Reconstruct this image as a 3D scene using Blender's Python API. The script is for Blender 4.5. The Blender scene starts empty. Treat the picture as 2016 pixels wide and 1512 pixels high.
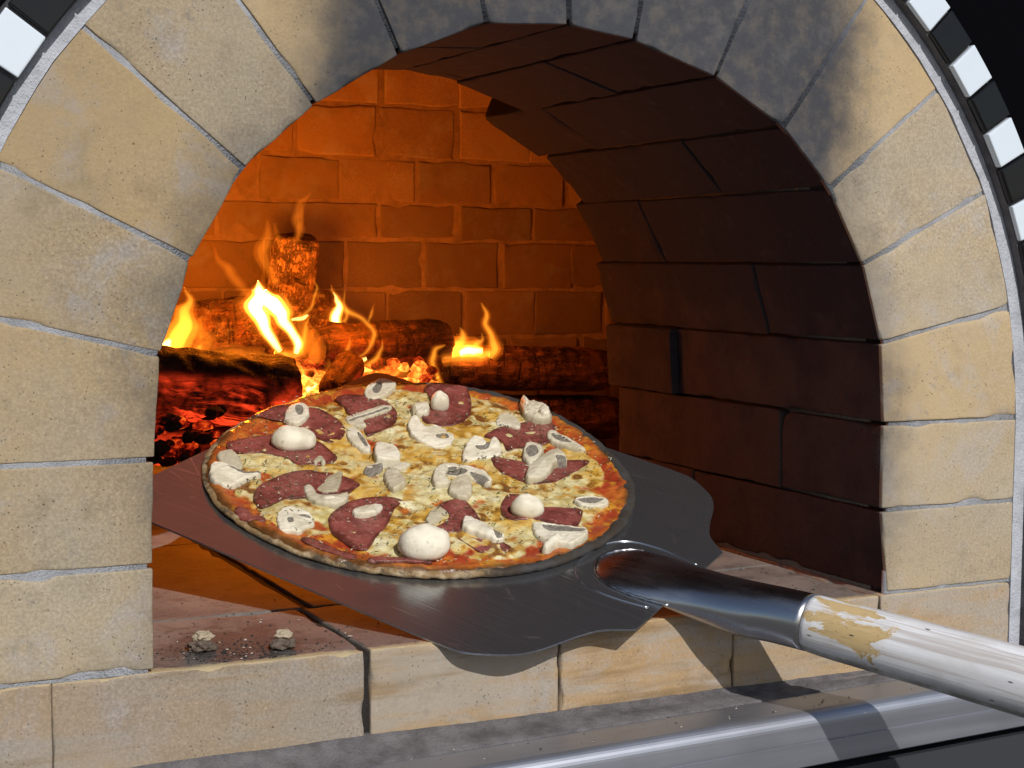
import bpy, bmesh, math, random
import numpy as np
from mathutils import Vector, Matrix, noise
random.seed(7)
scn = bpy.context.scene
COL = scn.collection

# ------------------------------------------------------------------ camera
CAM = np.array([-0.5896, -1.1042, 0.2907])
YAW, PITCH, ROLL, FPX = 0.4590, -0.0754, 0.0081, 3134.63
def _basis():
    f = np.array([math.sin(YAW)*math.cos(PITCH), math.cos(YAW)*math.cos(PITCH), math.sin(PITCH)])
    r = np.cross(f, [0, 0, 1]); r /= np.linalg.norm(r); u = np.cross(r, f)
    return r*math.cos(ROLL)+u*math.sin(ROLL), -r*math.sin(ROLL)+u*math.cos(ROLL), f
CR, CU, CF = _basis()
def on(px, py, n, c):                       # photo pixel -> point on the plane n.p = c
    d = CF + CR*(px-1008)/FPX - CU*(py-756)/FPX
    n = np.array(n, float); t = (c-CAM@n)/(d@n)
    return CAM + t*d
def atY(px, py, y): return on(px, py, (0, 1, 0), y)
def atZ(px, py, z): return on(px, py, (0, 0, 1), z)
cd = bpy.data.cameras.new('camera'); cam = bpy.data.objects.new('camera', cd); COL.objects.link(cam)
cd.sensor_width = 36; cd.lens = FPX/2016*36; cd.clip_start = .02; cd.clip_end = 100
cam.matrix_world = Matrix(((CR[0], CU[0], -CF[0], CAM[0]), (CR[1], CU[1], -CF[1], CAM[1]), (CR[2], CU[2], -CF[2], CAM[2]), (0, 0, 0, 1)))
scn.camera = cam

# ------------------------------------------------------------------ sky, sun, exposure
w = bpy.data.worlds.new('World'); scn.world = w; w.use_nodes = True
wt = w.node_tree; bg = wt.nodes['Background']
sky = wt.nodes.new('ShaderNodeTexSky'); sky.sky_type = 'NISHITA'; sky.sun_disc = False
sky.sun_elevation = math.radians(36); sky.sun_rotation = math.radians(180)
wt.links.new(sky.outputs[0], bg.inputs[0]); bg.inputs[1].default_value = 0.08
SUN = Vector((0.01, 1, -.73)).normalized()
sl = bpy.data.lights.new('sun', 'SUN'); sl.energy = 3.6; sl.angle = math.radians(.5); sl.color = (1, .96, .9)
so = bpy.data.objects.new('sun', sl); COL.objects.link(so); so.rotation_euler = SUN.to_track_quat('-Z', 'Y').to_euler()
vs = scn.view_settings; vs.view_transform = 'Standard'; vs.look = 'None'; vs.exposure = 0; vs.gamma = 1; vs.use_curve_mapping = False
scn.cycles.volume_bounces = 0; scn.cycles.max_bounces = 8; scn.cycles.transparent_max_bounces = 16

# ------------------------------------------------------------------ helpers
def tag(o, label=None, cat=None, group=None, kind=None):
    if label: o['label'] = label
    if cat: o['category'] = cat
    if group: o['group'] = group
    if kind: o['kind'] = kind
    return o
def empty(name, M=None):
    o = bpy.data.objects.new(name, None); COL.objects.link(o); o.empty_display_size = .02
    if M is not None: o.matrix_world = M
    return o
def mesh(name, V, F, mats, parent=None, smooth=True, mi=None, attrs=None, inv=None):
    me = bpy.data.meshes.new(name)
    if inv is not None: V = [inv @ Vector(v) for v in V]
    me.from_pydata([tuple(map(float, v)) for v in V], [], [tuple(map(int, f)) for f in F])
    if not isinstance(mats, (list, tuple)): mats = [mats]
    for m in mats: me.materials.append(m)
    if mi is not None: me.polygons.foreach_set('material_index', np.array(mi, dtype=np.int32))
    me.polygons.foreach_set('use_smooth', [smooth]*len(me.polygons))
    for k, a in (attrs or {}).items():
        at = me.attributes.new(k, 'FLOAT', 'POINT'); at.data.foreach_set('value', np.array(a, dtype=np.float32))
    me.update()
    o = bpy.data.objects.new(name, me); COL.objects.link(o)
    if parent: o.parent = parent
    return o
def N3(x, y, z): return noise.noise(Vector((x, y, z)))
def fbm(x, y, z, o=4):
    s = 0; a = 1; t = 0
    for i in range(o):
        s += a*noise.noise(Vector((x, y, z))); t += a; a *= .5; x *= 2.03; y *= 2.03; z *= 2.03
    return s/t
class MB:                                    # collects several closed shapes that make ONE part
    def __init__(s): s.V = []; s.F = []; s.mi = []; s.tone = []; s.val = []; s.cur = 1.0
    def add(s, V, F, m=0, tone=0):
        b = len(s.V); s.V += [tuple(v) for v in V]; s.F += [tuple(b+i for i in f) for f in F]
        s.mi += [m]*len(F); s.tone += [tone]*len(V); s.val += [s.cur]*len(V)
    def obj(s, name, mats, parent=None, smooth=True, inv=None):
        return mesh(name, s.V, s.F, mats, parent, smooth, s.mi, {'tone': s.tone, 'val': s.val}, inv)
_lat = {}
def lattice(nx, ny, nz):
    k = (nx, ny, nz)
    if k in _lat: return _lat[k]
    idx = {}; P = []; F = []
    def g(i, j, l):
        t = (i, j, l)
        if t not in idx: idx[t] = len(P); P.append(t)
        return idx[t]
    for i in range(nx):
        for j in range(ny):
            F.append((g(i, j, 0), g(i, j+1, 0), g(i+1, j+1, 0), g(i+1, j, 0)))
            F.append((g(i, j, nz), g(i+1, j, nz), g(i+1, j+1, nz), g(i, j+1, nz)))
    for i in range(nx):
        for l in range(nz):
            F.append((g(i, 0, l), g(i+1, 0, l), g(i+1, 0, l+1), g(i, 0, l+1)))
            F.append((g(i, ny, l), g(i, ny, l+1), g(i+1, ny, l+1), g(i+1, ny, l)))
    for j in range(ny):
        for l in range(nz):
            F.append((g(0, j, l), g(0, j, l+1), g(0, j+1, l+1), g(0, j+1, l)))
            F.append((g(nx, j, l), g(nx, j+1, l), g(nx, j+1, l+1), g(nx, j, l+1)))
    _lat[k] = (np.array(P), F); return _lat[k]
def ticks(H, r, step):                       # fine near both ends, even between
    e = [0, .25*r, .6*r, 1.0*r, 1.8*r]
    L = 2*H
    if L < 5*r: return np.linspace(-1, 1, 5)
    inner = max(1, int(round((L-2*e[-1])/step)))
    t = e[:-1]+list(np.linspace(e[-1], L-e[-1], inner+1))+[L-x for x in e[:-1][::-1]]
    return np.array(t)/H-1
def brick(mb, C, r=.003, step=.006, chip=1.0, tone=0, m=0, seed=0, wob=.0006):
    """C[i][j][k]: eight corners (i,j,k in 0/1). A worn brick with rounded, chipped arrises."""
    C = np.array(C, float)
    H = np.array([np.linalg.norm(C[1].mean((0, 1))-C[0].mean((0, 1))), np.linalg.norm(C[:, 1].mean((0, 1))-C[:, 0].mean((0, 1))),
                  np.linalg.norm(C[:, :, 1].mean((0, 1))-C[:, :, 0].mean((0, 1)))])/2
    T = [ticks(h, r, step) for h in H]
    P, F = lattice(len(T[0])-1, len(T[1])-1, len(T[2])-1)
    L = np.stack([T[0][P[:, 0]], T[1][P[:, 1]], T[2][P[:, 2]]], 1)*H
    out = []
    for p in L:
        near = sum(1 for a in range(3) if H[a]-abs(p[a]) < 3.2*r)
        q3 = (p[0]*1+seed*3.7, p[1], p[2]-seed)
        if near >= 2:
            a = noise.noise(Vector(q3)*90); b = noise.noise(Vector(q3)*38+Vector((9, 2, 1)))
            rr = r*(.55+.35*a+chip*max(0, b-.12)*4.2)
            rr = min(max(rr, r*.25), 3.2*r)
            c = np.clip(p, -(H-rr), H-rr); d = p-c; n = np.linalg.norm(d)
            if n > 1e-9: p = c+d/n*min(n, rr)
        out.append(p+wob*noise.noise(Vector(q3)*25))
    U = (np.array(out)/H+1)/2
    x, y, z = U[:, :1], U[:, 1:2], U[:, 2:3]
    V = 0
    for i in (0, 1):
        for j in (0, 1):
            for k in (0, 1):
                V = V+(x if i else 1-x)*(y if j else 1-y)*(z if k else 1-z)*C[i][j][k]
    mb.add(V, F, m, tone)
def boxC(x0, x1, y0, y1, z0, z1):
    return [[[(x, y, z) for z in (z0, z1)] for y in (y0, y1)] for x in (x0, x1)]
def box(mb, x0, x1, y0, y1, z0, z1, m=0, tone=0):
    V = [(x, y, z) for x in (x0, x1) for y in (y0, y1) for z in (z0, z1)]
    mb.add(V, [(0, 1, 3, 2), (4, 6, 7, 5), (0, 4, 5, 1), (2, 3, 7, 6), (0, 2, 6, 4), (1, 5, 7, 3)], m, tone)
def spline(P, n):                            # Catmull-Rom through rows of P (any width)
    P = np.array(P, float); Q = np.vstack([2*P[0]-P[1], P, 2*P[-1]-P[-2]]); out = []
    for t in np.linspace(0, len(P)-1, n):
        i = min(int(t), len(P)-2); f = t-i; a, b, c, d = Q[i:i+4]
        out.append(.5*((2*b)+(-a+c)*f+(2*a-5*b+4*c-d)*f*f+(-a+3*b-3*c+d)*f**3))
    return np.array(out)
def closed_spline(P, n):
    P = np.array(P, float); k = len(P); out = []
    for t in np.linspace(0, k, n, endpoint=False):
        i = int(t); f = t-i; a, b, c, d = P[(i-1) % k], P[i % k], P[(i+1) % k], P[(i+2) % k]
        out.append(.5*((2*b)+(-a+c)*f+(2*a-5*b+4*c-d)*f*f+(-a+3*b-3*c+d)*f**3))
    return np.array(out)
def loft(rings, cap=True):
    V = [tuple(p) for R in rings for p in R]; k = len(rings[0]); F = []
    for i in range(len(rings)-1):
        for j in range(k):
            F.append((i*k+j, i*k+(j+1) % k, (i+1)*k+(j+1) % k, (i+1)*k+j))
    if cap:
        F.append(tuple(range(k-1, -1, -1))); F.append(tuple((len(rings)-1)*k+j for j in range(k)))
    return V, F

# ------------------------------------------------------------------ materials
class NT:
    def __init__(s, name):
        s.m = bpy.data.materials.new(name); s.m.use_nodes = True; s.t = s.m.node_tree
        s.b = s.t.nodes['Principled BSDF']; s.out = s.t.nodes['Material Output']
        s.co = s.t.nodes.new('ShaderNodeTexCoord').outputs['Object']
    def n(s, typ, **kw):
        nd = s.t.nodes.new(typ)
        for k, v in kw.items(): setattr(nd, k, v)
        return nd
    def link(s, a, b):
        if isinstance(a, (int, float, tuple)):
            b.default_value = a
        else: s.t.links.new(a, b)
    def mp(s, scale=(1, 1, 1), loc=(0, 0, 0), rot=(0, 0, 0), src=None):
        nd = s.n('ShaderNodeMapping'); s.link(src or s.co, nd.inputs[0])
        nd.inputs['Scale'].default_value = scale; nd.inputs['Location'].default_value = loc; nd.inputs['Rotation'].default_value = rot
        return nd.outputs[0]
    def noise(s, scale, detail=4, rough=.6, src=None, dist=0):
        nd = s.n('ShaderNodeTexNoise'); s.link(src or s.co, nd.inputs['Vector'])
        nd.inputs['Scale'].default_value = scale; nd.inputs['Detail'].default_value = detail
        nd.inputs['Roughness'].default_value = rough; nd.inputs['Distortion'].default_value = dist
        return nd.outputs[0]
    def vor(s, scale, feature='F1', src=None, out='Distance', rnd=1):
        nd = s.n('ShaderNodeTexVoronoi', feature=feature); s.link(src or s.co, nd.inputs['Vector'])
        nd.inputs['Scale'].default_value = scale; nd.inputs['Randomness'].default_value = rnd
        return nd.outputs[out]
    def rng(s, v, a, b, c=0, d=1):
        nd = s.n('ShaderNodeMapRange', interpolation_type='SMOOTHSTEP'); s.link(v, nd.inputs[0])
        for i, x in enumerate((a, b, c, d)): s.link(x, nd.inputs[i+1])
        return nd.outputs[0]
    def math(s, op, a, b=0, c=None):
        nd = s.n('ShaderNodeMath', operation=op); s.link(a, nd.inputs[0]); s.link(b, nd.inputs[1])
        if c is not None: s.link(c, nd.inputs[2])
        return nd.outputs[0]
    def mix(s, f, a, b, mode='MIX'):
        nd = s.n('ShaderNodeMix', data_type='RGBA', blend_type=mode); s.link(f, nd.inputs[0])
        for v, i in ((a, 6), (b, 7)):
            if isinstance(v, tuple) and len(v) == 3: v = (*v, 1)
            s.link(v, nd.inputs[i])
        return nd.outputs[2]
    def attr(s, name):
        return s.n('ShaderNodeAttribute', attribute_name=name).outputs['Fac']
    def xyz(s, src=None):
        nd = s.n('ShaderNodeSeparateXYZ'); s.link(src or s.co, nd.inputs[0]); return nd.outputs
    def bump(s, h, strength=.5, dist=.001, nrm=None):
        nd = s.n('ShaderNodeBump'); s.link(h, nd.inputs['Height']); nd.inputs['Strength'].default_value = strength
        nd.inputs['Distance'].default_value = dist
        if nrm is not None: s.link(nrm, nd.inputs['Normal'])
        s.link(nd.outputs[0], s.b.inputs['Normal']); return nd.outputs[0]
    def set(s, **kw):
        for k, v in kw.items():
            k = {'base': 'Base Color', 'rough': 'Roughness', 'metal': 'Metallic', 'spec': 'Specular IOR Level', 'em': 'Emission Color',
                 'ems': 'Emission Strength', 'sss': 'Subsurface Weight', 'coat': 'Coat Weight', 'aniso': 'Anisotropic'}[k]
            if isinstance(v, tuple) and len(v) == 3: v = (*v, 1)
            s.link(v, s.b.inputs[k])
        return s.m

ZC, RAD, THK = .152, .3256, .150
def soot_over(t, col):
    X, Y, Z = t.xyz()
    dz = t.math('SUBTRACT', Z, ZC); r = t.math('SQRT', t.math('ADD', t.math('MULTIPLY', X, X), t.math('MULTIPLY', dz, dz)))
    d = t.math('SUBTRACT', r, RAD)       # distance out from the intrados
    ang = t.math('ARCTAN2', X, dz)       # 0 at the crown, + to the right
    a = t.math('ABSOLUTE', t.math('SUBTRACT', ang, .13))
    wid = t.rng(a, .30, .92, .20, .004)
    nn = t.math('MULTIPLY', t.math('SUBTRACT', t.noise(16, 5, .65), .5), .10)
    m = t.rng(t.math('SUBTRACT', t.math('ADD', d, nn), wid), -.060, .050, 1, 0)
    m2 = t.rng(t.math('SUBTRACT', d, .004), -.004, .012, .5, 0)       # thin burnt lip all round
    m = t.math('MAXIMUM', m, t.math('MULTIPLY', m2, t.rng(Z, .2, .3)))
    m = t.math('MULTIPLY', m, t.rng(t.noise(60, 4), .3, .6, .86, .97))
    col = t.mix(m, col, t.mix(t.noise(14, 6, .6), (.033, .037, .048), (.050, .055, .069)))
    return col
def firebrick(name, tan=(.49, .36, .20), pale=(.44, .385, .30), dark=1.0, soot=0, speck=1.0, rough=.9, bands=False):
    t = NT(name)
    tone = t.attr('tone')
    big = t.noise(7, 5, .62); med = t.noise(28, 4, .6); fine = t.noise(420, 3, .7); grit = t.noise(1100, 2, .6)
    f = t.math('ADD', t.math('MULTIPLY', big, 1.25), t.math('MULTIPLY', tone, .8))
    f = t.rng(f, .38, 1.15)
    col = t.mix(f, tan, pale)
    col = t.mix(t.rng(med, .50, .72, 0, .42), col, tuple(.55*c for c in tan))
    # cement bloom: broken greyish film
    bl = t.math('MULTIPLY', t.rng(t.noise(11, 8, .72, dist=.4), .50, .66), .62)
    col = t.mix(bl, col, (.44, .42, .42))
    if bands:                                # trowel-smeared horizontal film along the front course
        bz = t.noise(1, 6, .6, src=t.mp((4, 4, 34)))
        col = t.mix(t.rng(bz, .44, .60, 0, .75), col, (.40, .37, .33))
        bz2 = t.noise(1, 6, .6, src=t.mp((5, 5, 45), loc=(3, 1, 7)))
        col = t.mix(t.rng(bz2, .52, .66, 0, .65), col, (.25, .16, .075))
    gv_ = t.rng(t.math('ADD', t.noise(5, 3, .6, src=t.mp(loc=(1, 8, 4))), t.math('MULTIPLY', tone, .4)), .30, .75, .25, 1.3)
    col = t.mix(t.math('MULTIPLY', t.rng(fine, .35, .65, .28, 0), gv_), col, (.12, .08, .04))
    col = t.mix(t.math('MULTIPLY', t.rng(fine, .62, .78, 0, .5), gv_), col, (.72, .64, .46))
    lg = t.noise(3.2, 4, .6, src=t.mp(loc=(2, 2, 7))); col = t.mix(t.rng(lg, .42, .66, 0, .38), col, (.33, .27, .19))
    sp = t.vor(260); spm = t.rng(t.noise(30, 3), .42, .62)
    col = t.mix(t.math('MULTIPLY', t.rng(sp, .10, .20, .8*speck, 0), spm), col, (.06, .055, .05))
    sp2 = t.vor(130, src=t.mp(loc=(4, 4, 4))); s2m = t.rng(t.noise(14, 4, .6, src=t.mp(loc=(6, 1, 8))), .50, .64)
    col = t.mix(t.math('MULTIPLY', t.rng(sp2, .05, .15, .7*speck, 0), s2m), col, (.07, .06, .05))
    col = t.mix(t.math('MULTIPLY', t.rng(t.noise(90, 6, .75), .52, .68), t.rng(t.noise(8, 4, .6, src=t.mp(loc=(9, 9, 2))), .45, .62, 0, .62)), col, (.24, .22, .19))
    rustn = t.noise(16, 4, .6, src=t.mp(loc=(31, 7, 2)))
    col = t.mix(t.rng(rustn, .70, .76, 0, .55), col, (.30, .17, .05))
    if soot: col = soot_over(t, col)
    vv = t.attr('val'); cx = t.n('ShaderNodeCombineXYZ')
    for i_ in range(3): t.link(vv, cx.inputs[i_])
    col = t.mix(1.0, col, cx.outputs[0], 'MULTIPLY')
    if dark != 1.0: col = t.mix(1.0, col, (dark, dark, dark), 'MULTIPLY')
    t.set(base=col, rough=rough, spec=.25)
    h = t.math('ADD', t.math('MULTIPLY', fine, .7), t.math('MULTIPLY', grit, .4))
    h = t.math('SUBTRACT', h, t.math('MULTIPLY', t.rng(sp2, .04, .16, 1.2, 0), s2m))
    h = t.math('ADD', h, t.math('MULTIPLY', t.noise(60, 3), 1.2)); h = t.math('ADD', h, t.math('MULTIPLY', t.noise(14, 4), 3.0))
    t.bump(h, .55, .0009)
    return t.m
def mortar(name, col, var=.3, rough=.95, soot=0):
    t = NT(name); a = t.noise(45, 5, .65); b = t.noise(600, 3)
    c = t.mix(t.rng(a, .3, .75), col, tuple(x*(1-var) for x in col)); c = t.mix(t.rng(b, .55, .8, 0, .4), c, (.12, .12, .12))
    if soot: c = soot_over(t, c)
    t.set(base=c, rough=rough, spec=.2); t.bump(t.math('ADD', t.noise(160, 5, .7), b), .9, .0016)
    return t.m
def sooty(name, brickc, sootc, bias=.5):
    t = NT(name); tone = t.attr('tone'); X, Y, Z = t.xyz()
    a = t.noise(9, 6, .65, dist=.5); streak = t.noise(1, 5, .65, src=t.mp((6, 22, 22)))
    s = t.math('ADD', t.math('MULTIPLY', a, .6), t.math('MULTIPLY', streak, .55))
    s = t.math('ADD', s, t.math('MULTIPLY', t.rng(Z, .1, .42), .45)); s = t.math('ADD', s, t.math('MULTIPLY', tone, .12))
    col = t.mix(t.rng(s, bias, bias+.42), brickc, sootc)
    col = t.mix(t.rng(t.noise(50, 5), .55, .75, 0, .35), col, tuple(x*1.8+.01 for x in sootc))
    sp = t.vor(150); col = t.mix(t.rng(sp, .09, .16, .7, 0), col, (.012, .01, .01))
    t.set(base=col, rough=.95, spec=.04)
    t.bump(t.math('ADD', t.noise(380, 3), t.math('MULTIPLY', t.noise(60, 4), 1.5)), .5, .0012)
    return t.m

M = {}
M['face'] = firebrick('firebrick_face', soot=1)
M['sill'] = firebrick('firebrick_sill', tan=(.46, .295, .135), pale=(.45, .36, .28), bands=True)
M['joint'] = mortar('pale_mortar', (.36, .37, .40), soot=1)
M['border'] = mortar('white_mortar', (.50, .52, .58), .3)
M['grey_mortar'] = mortar('grit_mortar', (.16, .15, .155), .5)
M['dark_joint'] = mortar('sooty_mortar', (.03, .026, .024))
M['tunnel'] = sooty('sooty_brick', (.060, .044, .041), (.027, .025, .031), .44)
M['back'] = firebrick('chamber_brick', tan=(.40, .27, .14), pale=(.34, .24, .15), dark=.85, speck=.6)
M['back_joint'] = mortar('chamber_mortar', (.29, .21, .13), .4)
M['chamber'] = mortar('chamber_render', (.30, .20, .13))

def hearth_mat():
    t = NT('hearth_brick'); tone = t.attr('tone'); X, Y, Z = t.xyz()
    big = t.noise(9, 6, .65, dist=.6)
    col = t.mix(t.rng(big, .35, .68), (.19, .165, .145), (.115, .102, .095))
    col = t.mix(t.rng(t.noise(5, 5, src=t.mp(loc=(3, 5, 1))), .52, .7, 0, .5), col, (.24, .18, .14))
    st = t.noise(1, 6, .7, src=t.mp((14, 50, 14)))
    col = t.mix(t.rng(st, .55, .72, 0, .6), col, (.07, .06, .06))
    sp = t.vor(190); col = t.mix(t.math('MULTIPLY', t.rng(sp, .12, .2, .9, 0), t.rng(t.noise(22), .4, .6)), col, (.02, .02, .02))
    sp = t.vor(70, src=t.mp(loc=(5, 3, 3))); col = t.mix(t.rng(sp, .06, .12, .9, 0), col, (.02, .02, .02))
    dm = t.noise(30, 6, .75, src=t.mp(loc=(8, 8, 1))); col = t.mix(t.rng(dm, .50, .66, 0, .6), col, (.05, .042, .038)); sp = t.vor(330, src=t.mp(loc=(2, 9, 3))); col = t.mix(t.rng(sp, .06, .1, .7, 0), col, (.5, .45, .42))
    vl = t.n('ShaderNodeVectorMath', operation='DISTANCE'); t.link(t.mp((1, .9, 1)), vl.inputs[0]); vl.inputs[1].default_value = (-.245, .055, 0)
    sm_ = t.math('ADD', t.math('MULTIPLY', vl.outputs['Value'], -9.0), t.math('MULTIPLY', t.noise(40, 6, .75), 1.5))
    col = t.mix(t.rng(sm_, .10, .45, 0, .8), col, (.045, .038, .036))
    fr = t.rng(t.math('ADD', Y, t.math('MULTIPLY', t.noise(60, 5, .7), .02)), .014, .022, 1, 0)   # broken, paler front arris
    col = t.mix(t.math('MULTIPLY', fr, .8), col, (.47, .37, .21))
    col = t.mix(t.rng(Z, -.012, -.004, 1, 0), col, (.44, .33, .18))
    t.set(base=col, rough=.8, spec=.3)
    t.bump(t.math('ADD', t.noise(300, 3), t.math('MULTIPLY', t.noise(45, 4), 1.6)), .5, .001)
    return t.m
M['hearth'] = hearth_mat()
def glaze(name, col, sp=.5, ct=.3):
    t = NT(name); t.set(base=col, rough=.10, spec=sp, coat=ct)
    t.bump(t.noise(18, 2), .25, .004); return t.m
M['tile_white'] = glaze('white_glaze', (.60, .67, .75)); M['tile_black'] = glaze('black_glaze', (.008, .009, .011), .25, 0)
def flat(name, col, rough=.7, **kw):
    t = NT(name); t.set(base=col, rough=rough, **kw); return t.m
M['black'] = flat('black_render', (.003, .003, .004), 1, spec=0.0)  # deep shade put into the colour of shell, backdrop and ledge gap

def steel(name, base=(.52, .53, .56), r0=.22, r1=.42, stretch=(2, 260, 60), dirt=.25, metal=1.0, scr=1.0):
    t = NT(name)
    br = t.noise(1, 4, .6, src=t.mp(stretch)); sm = t.noise(14, 5, .6)
    sc = t.vor(1, 'DISTANCE_TO_EDGE', src=t.mp((6, 55, 30), rot=(.1, .2, .5)))
    scm = t.math('MULTIPLY', t.rng(sc, .0, .012, scr, 0), t.rng(t.noise(20), .5, .62))
    col = t.mix(t.rng(sm, .45, .75, 0, dirt), base, tuple(.45*c for c in base))
    col = t.mix(t.rng(br, .35, .7, .22, 0), col, tuple(.5*c for c in base))
    col = t.mix(t.math('MULTIPLY', scm, .5), col, (.8, .8, .82))
    dots = t.vor(120); col = t.mix(t.math('MULTIPLY', t.rng(dots, .07, .11, .8, 0), t.rng(t.noise(9), .5, .6)), col, (.75, .75, .75))
    t.set(base=col, metal=metal, rough=t.rng(t.math('ADD', t.math('MULTIPLY', sm, .6), t.math('MULTIPLY', br, .4)), .3, .7, r0, r1))
    t.bump(t.math('ADD', t.math('MULTIPLY', br, 1), t.math('MULTIPLY', scm, -1.5)), .10, .0006)
    return t.m
M['blade'] = steel('brushed_steel', (.46, .48, .52), .14, .29, (2, 320, 90), .35, .93, 1.8)
M['socket'] = steel('socket_steel', (.50, .50, .52), .20, .36, (3, 60, 60), .3)
M['counter'] = steel('counter_steel', (.40, .42, .48), .36, .50, (3, 90, 90), .15, .85, 0)

# ================================================================== THE OVEN
oven = empty('pizza_oven')
tag(oven, 'brick arched pizza oven with sooty crown and black and white tile trim around its mouth', 'pizza oven')

inner = [(303, 1330), (300, 1115), (303, 905), (315, 697), (378, 510), (480, 330), (620, 205), (787, 107), (957, 45), (1120, 48), (1250, 78), (1410, 150),
         (1545, 250), (1635, 370), (1700, 520), (1735, 675), (1740, 835), (1737, 1005), (1748, 1168)]
PI = [atY(*q, 0)[[0, 2]] for q in inner]
PI[0][1] = 0.001; PI[-1][1] = 0.001
outer_px = {5: (150, 40), 4: (0, 325), 12: (1705, 0), 13: (1845, 178), 14: (1945, 375), 15: (2005, 598)}
PO = []
for i, p in enumerate(PI):
    if i <= 2: PO.append(np.array([-(RAD+THK), p[1]]))
    elif i >= 16: PO.append(np.array([RAD+THK, p[1]]))
    else:
        if i in outer_px and i != 4: a = atY(*outer_px[i], 0)[[0, 2]]; d = a-np.array([0, ZC])
        else: d = p-np.array([0, ZC])
        d = d/np.linalg.norm(d); PO.append(np.array([0, ZC])+d*(RAD+THK))
depths = {0: [.150, .31, .462], 1: [.310, .462], 2: [.155, .462], 3: [.31, .455], 4: [.155, .33], 5: [.31, .335], 6: [.155, .34], 7: [.3, .35], 8: [.155, .335], 9: [.311, .340],
          10: [.155, .345], 11: [.31, .45], 12: [.160, .432], 13: [.320, .455], 14: [.165, .472], 15: [.336, .475], 16: [.150, .462], 17: [.305, .462]}
face = MB(); tun = MB(); G = .0018
rnd = random.Random(3)
for i in range(18):
    a, b, c, d = PI[i], PI[i+1], PO[i], PO[i+1]
    def inset(p, q, g): v = (q-p)/np.linalg.norm(q-p); return p+v*g
    a2, b2, c2, d2 = inset(a, b, G), inset(b, a, G), inset(c, d, G*.9), inset(d, c, G*.9)
    dy = rnd.uniform(-.0008, .0008)
    if i == 0 or i == 17: dy = 0
    face.cur = [.86, .79, .78, .74, .74, .77, .82, .9, 1, 1, 1, .98, 1.0, 1.0, 1.02, 1.02, .98, .98][i]*rnd.uniform(.96, 1.04)  # left bricks darker: dimmer light on that side put into their colour
    ys = [dy]+depths[i]
    for k in range(len(ys)-1):
        y0, y1 = ys[k]+(.0018 if k else 0), ys[k+1]-.0
        off = rnd.uniform(-.0012, .0015) if k else 0
        if i == 15 and k == 1: off = -.007
        if k: a2, b2, c2, d2 = inset(a, b, G*.42), inset(b, a, G*.42), inset(c, d, G*.4), inset(d, c, G*.4)
        def P(p, y, o=1):
            m = np.array([0, ZC]) if 2 <= i <= 15 else np.array([0, p[1]])
            v = (p-m); L = np.linalg.norm(v); q = m+v/L*(L+off*o); return (q[0], y, q[1])
        t0 = 1.0 if k == 0 else .55
        C = [[[P(a2, y0), P(b2, y0)], [P(a2, y1), P(b2, y1)]],
             [[P(a2+(c2-a2)*t0, y0), P(b2+(d2-b2)*t0, y0)], [P(a2+(c2-a2)*t0, y1), P(b2+(d2-b2)*t0, y1)]]]
        # orient so that the lattice is right-handed
        C = np.array(C)
        ex, ey, ez = C[1, 0, 0]-C[0, 0, 0], C[0, 1, 0]-C[0, 0, 0], C[0, 0, 1]-C[0, 0, 0]
        if np.dot(np.cross(ex, ey), ez) < 0: C = C[:, :, ::-1]
        if k == 0:
            chip = 1.6 if i in (0, 15, 16, 17) else 1.1
            brick(face, C, r=.0024 if i in (15, 16, 17, 0) else .0018, step=.0055, chip=chip, tone=rnd.uniform(-.35, .5)+(.25 if i in (0, 1, 16, 17) else -.1), seed=i+1)
        else: brick(tun, C, r=.0022, step=.009, chip=1.3, tone=rnd.uniform(-.5, .5), seed=i+20)
# the face bricks carry soot inside the mouth: split by facing happens in the material slots
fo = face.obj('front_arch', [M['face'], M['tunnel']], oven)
me = fo.data
for p in me.polygons:
    c = p.center
    if c.y > .004:
        rr = math.hypot(c.x, c.z-ZC) if c.z > ZC else abs(c.x)
        if rr < RAD+.02: p.material_index = 1
tun.obj('mouth_vault', M['tunnel'], oven)

def ring_profile(R, ext=-.073):
    pts = [(-R, ext)]+[(-R, z) for z in (0, ZC*.5)]+[(R*math.cos(a), ZC+R*math.sin(a)) for a in np.linspace(math.pi, 0, 73)]+[(R, z) for z in (ZC*.5, 0)]+[(R, ext)]
    return pts
def ring_solid(mb, R0, R1, y0, y1, ext=-.073, m=0, wob=0, sub=1):
    A = ring_profile(R0, ext); B = ring_profile(R1, ext); n = len(A)
    V = []
    for k, (p, q) in enumerate(zip(A, B)):
        w0 = wob*fbm(p[0]*25, p[1]*25, 1); w1 = wob*fbm(q[0]*25, q[1]*25, 4)
        V += [(p[0]*(1+w0), y0, p[1]), (q[0]*(1+w1), y0, q[1]), (q[0]*(1+w1), y1, q[1]), (p[0]*(1+w0), y1, p[1])]
    F = []
    for k in range(n-1):
        a = 4*k; b = a+4
        for s in range(4): F.append((a+s, b+s, b+(s+1) % 4, a+(s+1) % 4))
    F.append((0, 1, 2, 3)); F.append((4*n-4, 4*n-1, 4*n-2, 4*n-3))
    mb.add(V, F, m)
mj = MB(); ring_solid(mj, RAD+.0028, RAD+THK-.002, .0014, .0065, ext=.0)
mj.obj('mortar_joints', M['joint'], oven)
md = MB(); ring_solid(md, RAD+.0055, RAD+.09, .008, .325, ext=0.0)
md.obj('inner_joints', M['dark_joint'], oven)
mbd = MB(); ring_solid(mbd, RAD+THK-.0025, .4895, -.0008, .10, wob=.010)
mbd.obj('plaster_border', M['border'], oven, smooth=False)
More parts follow.
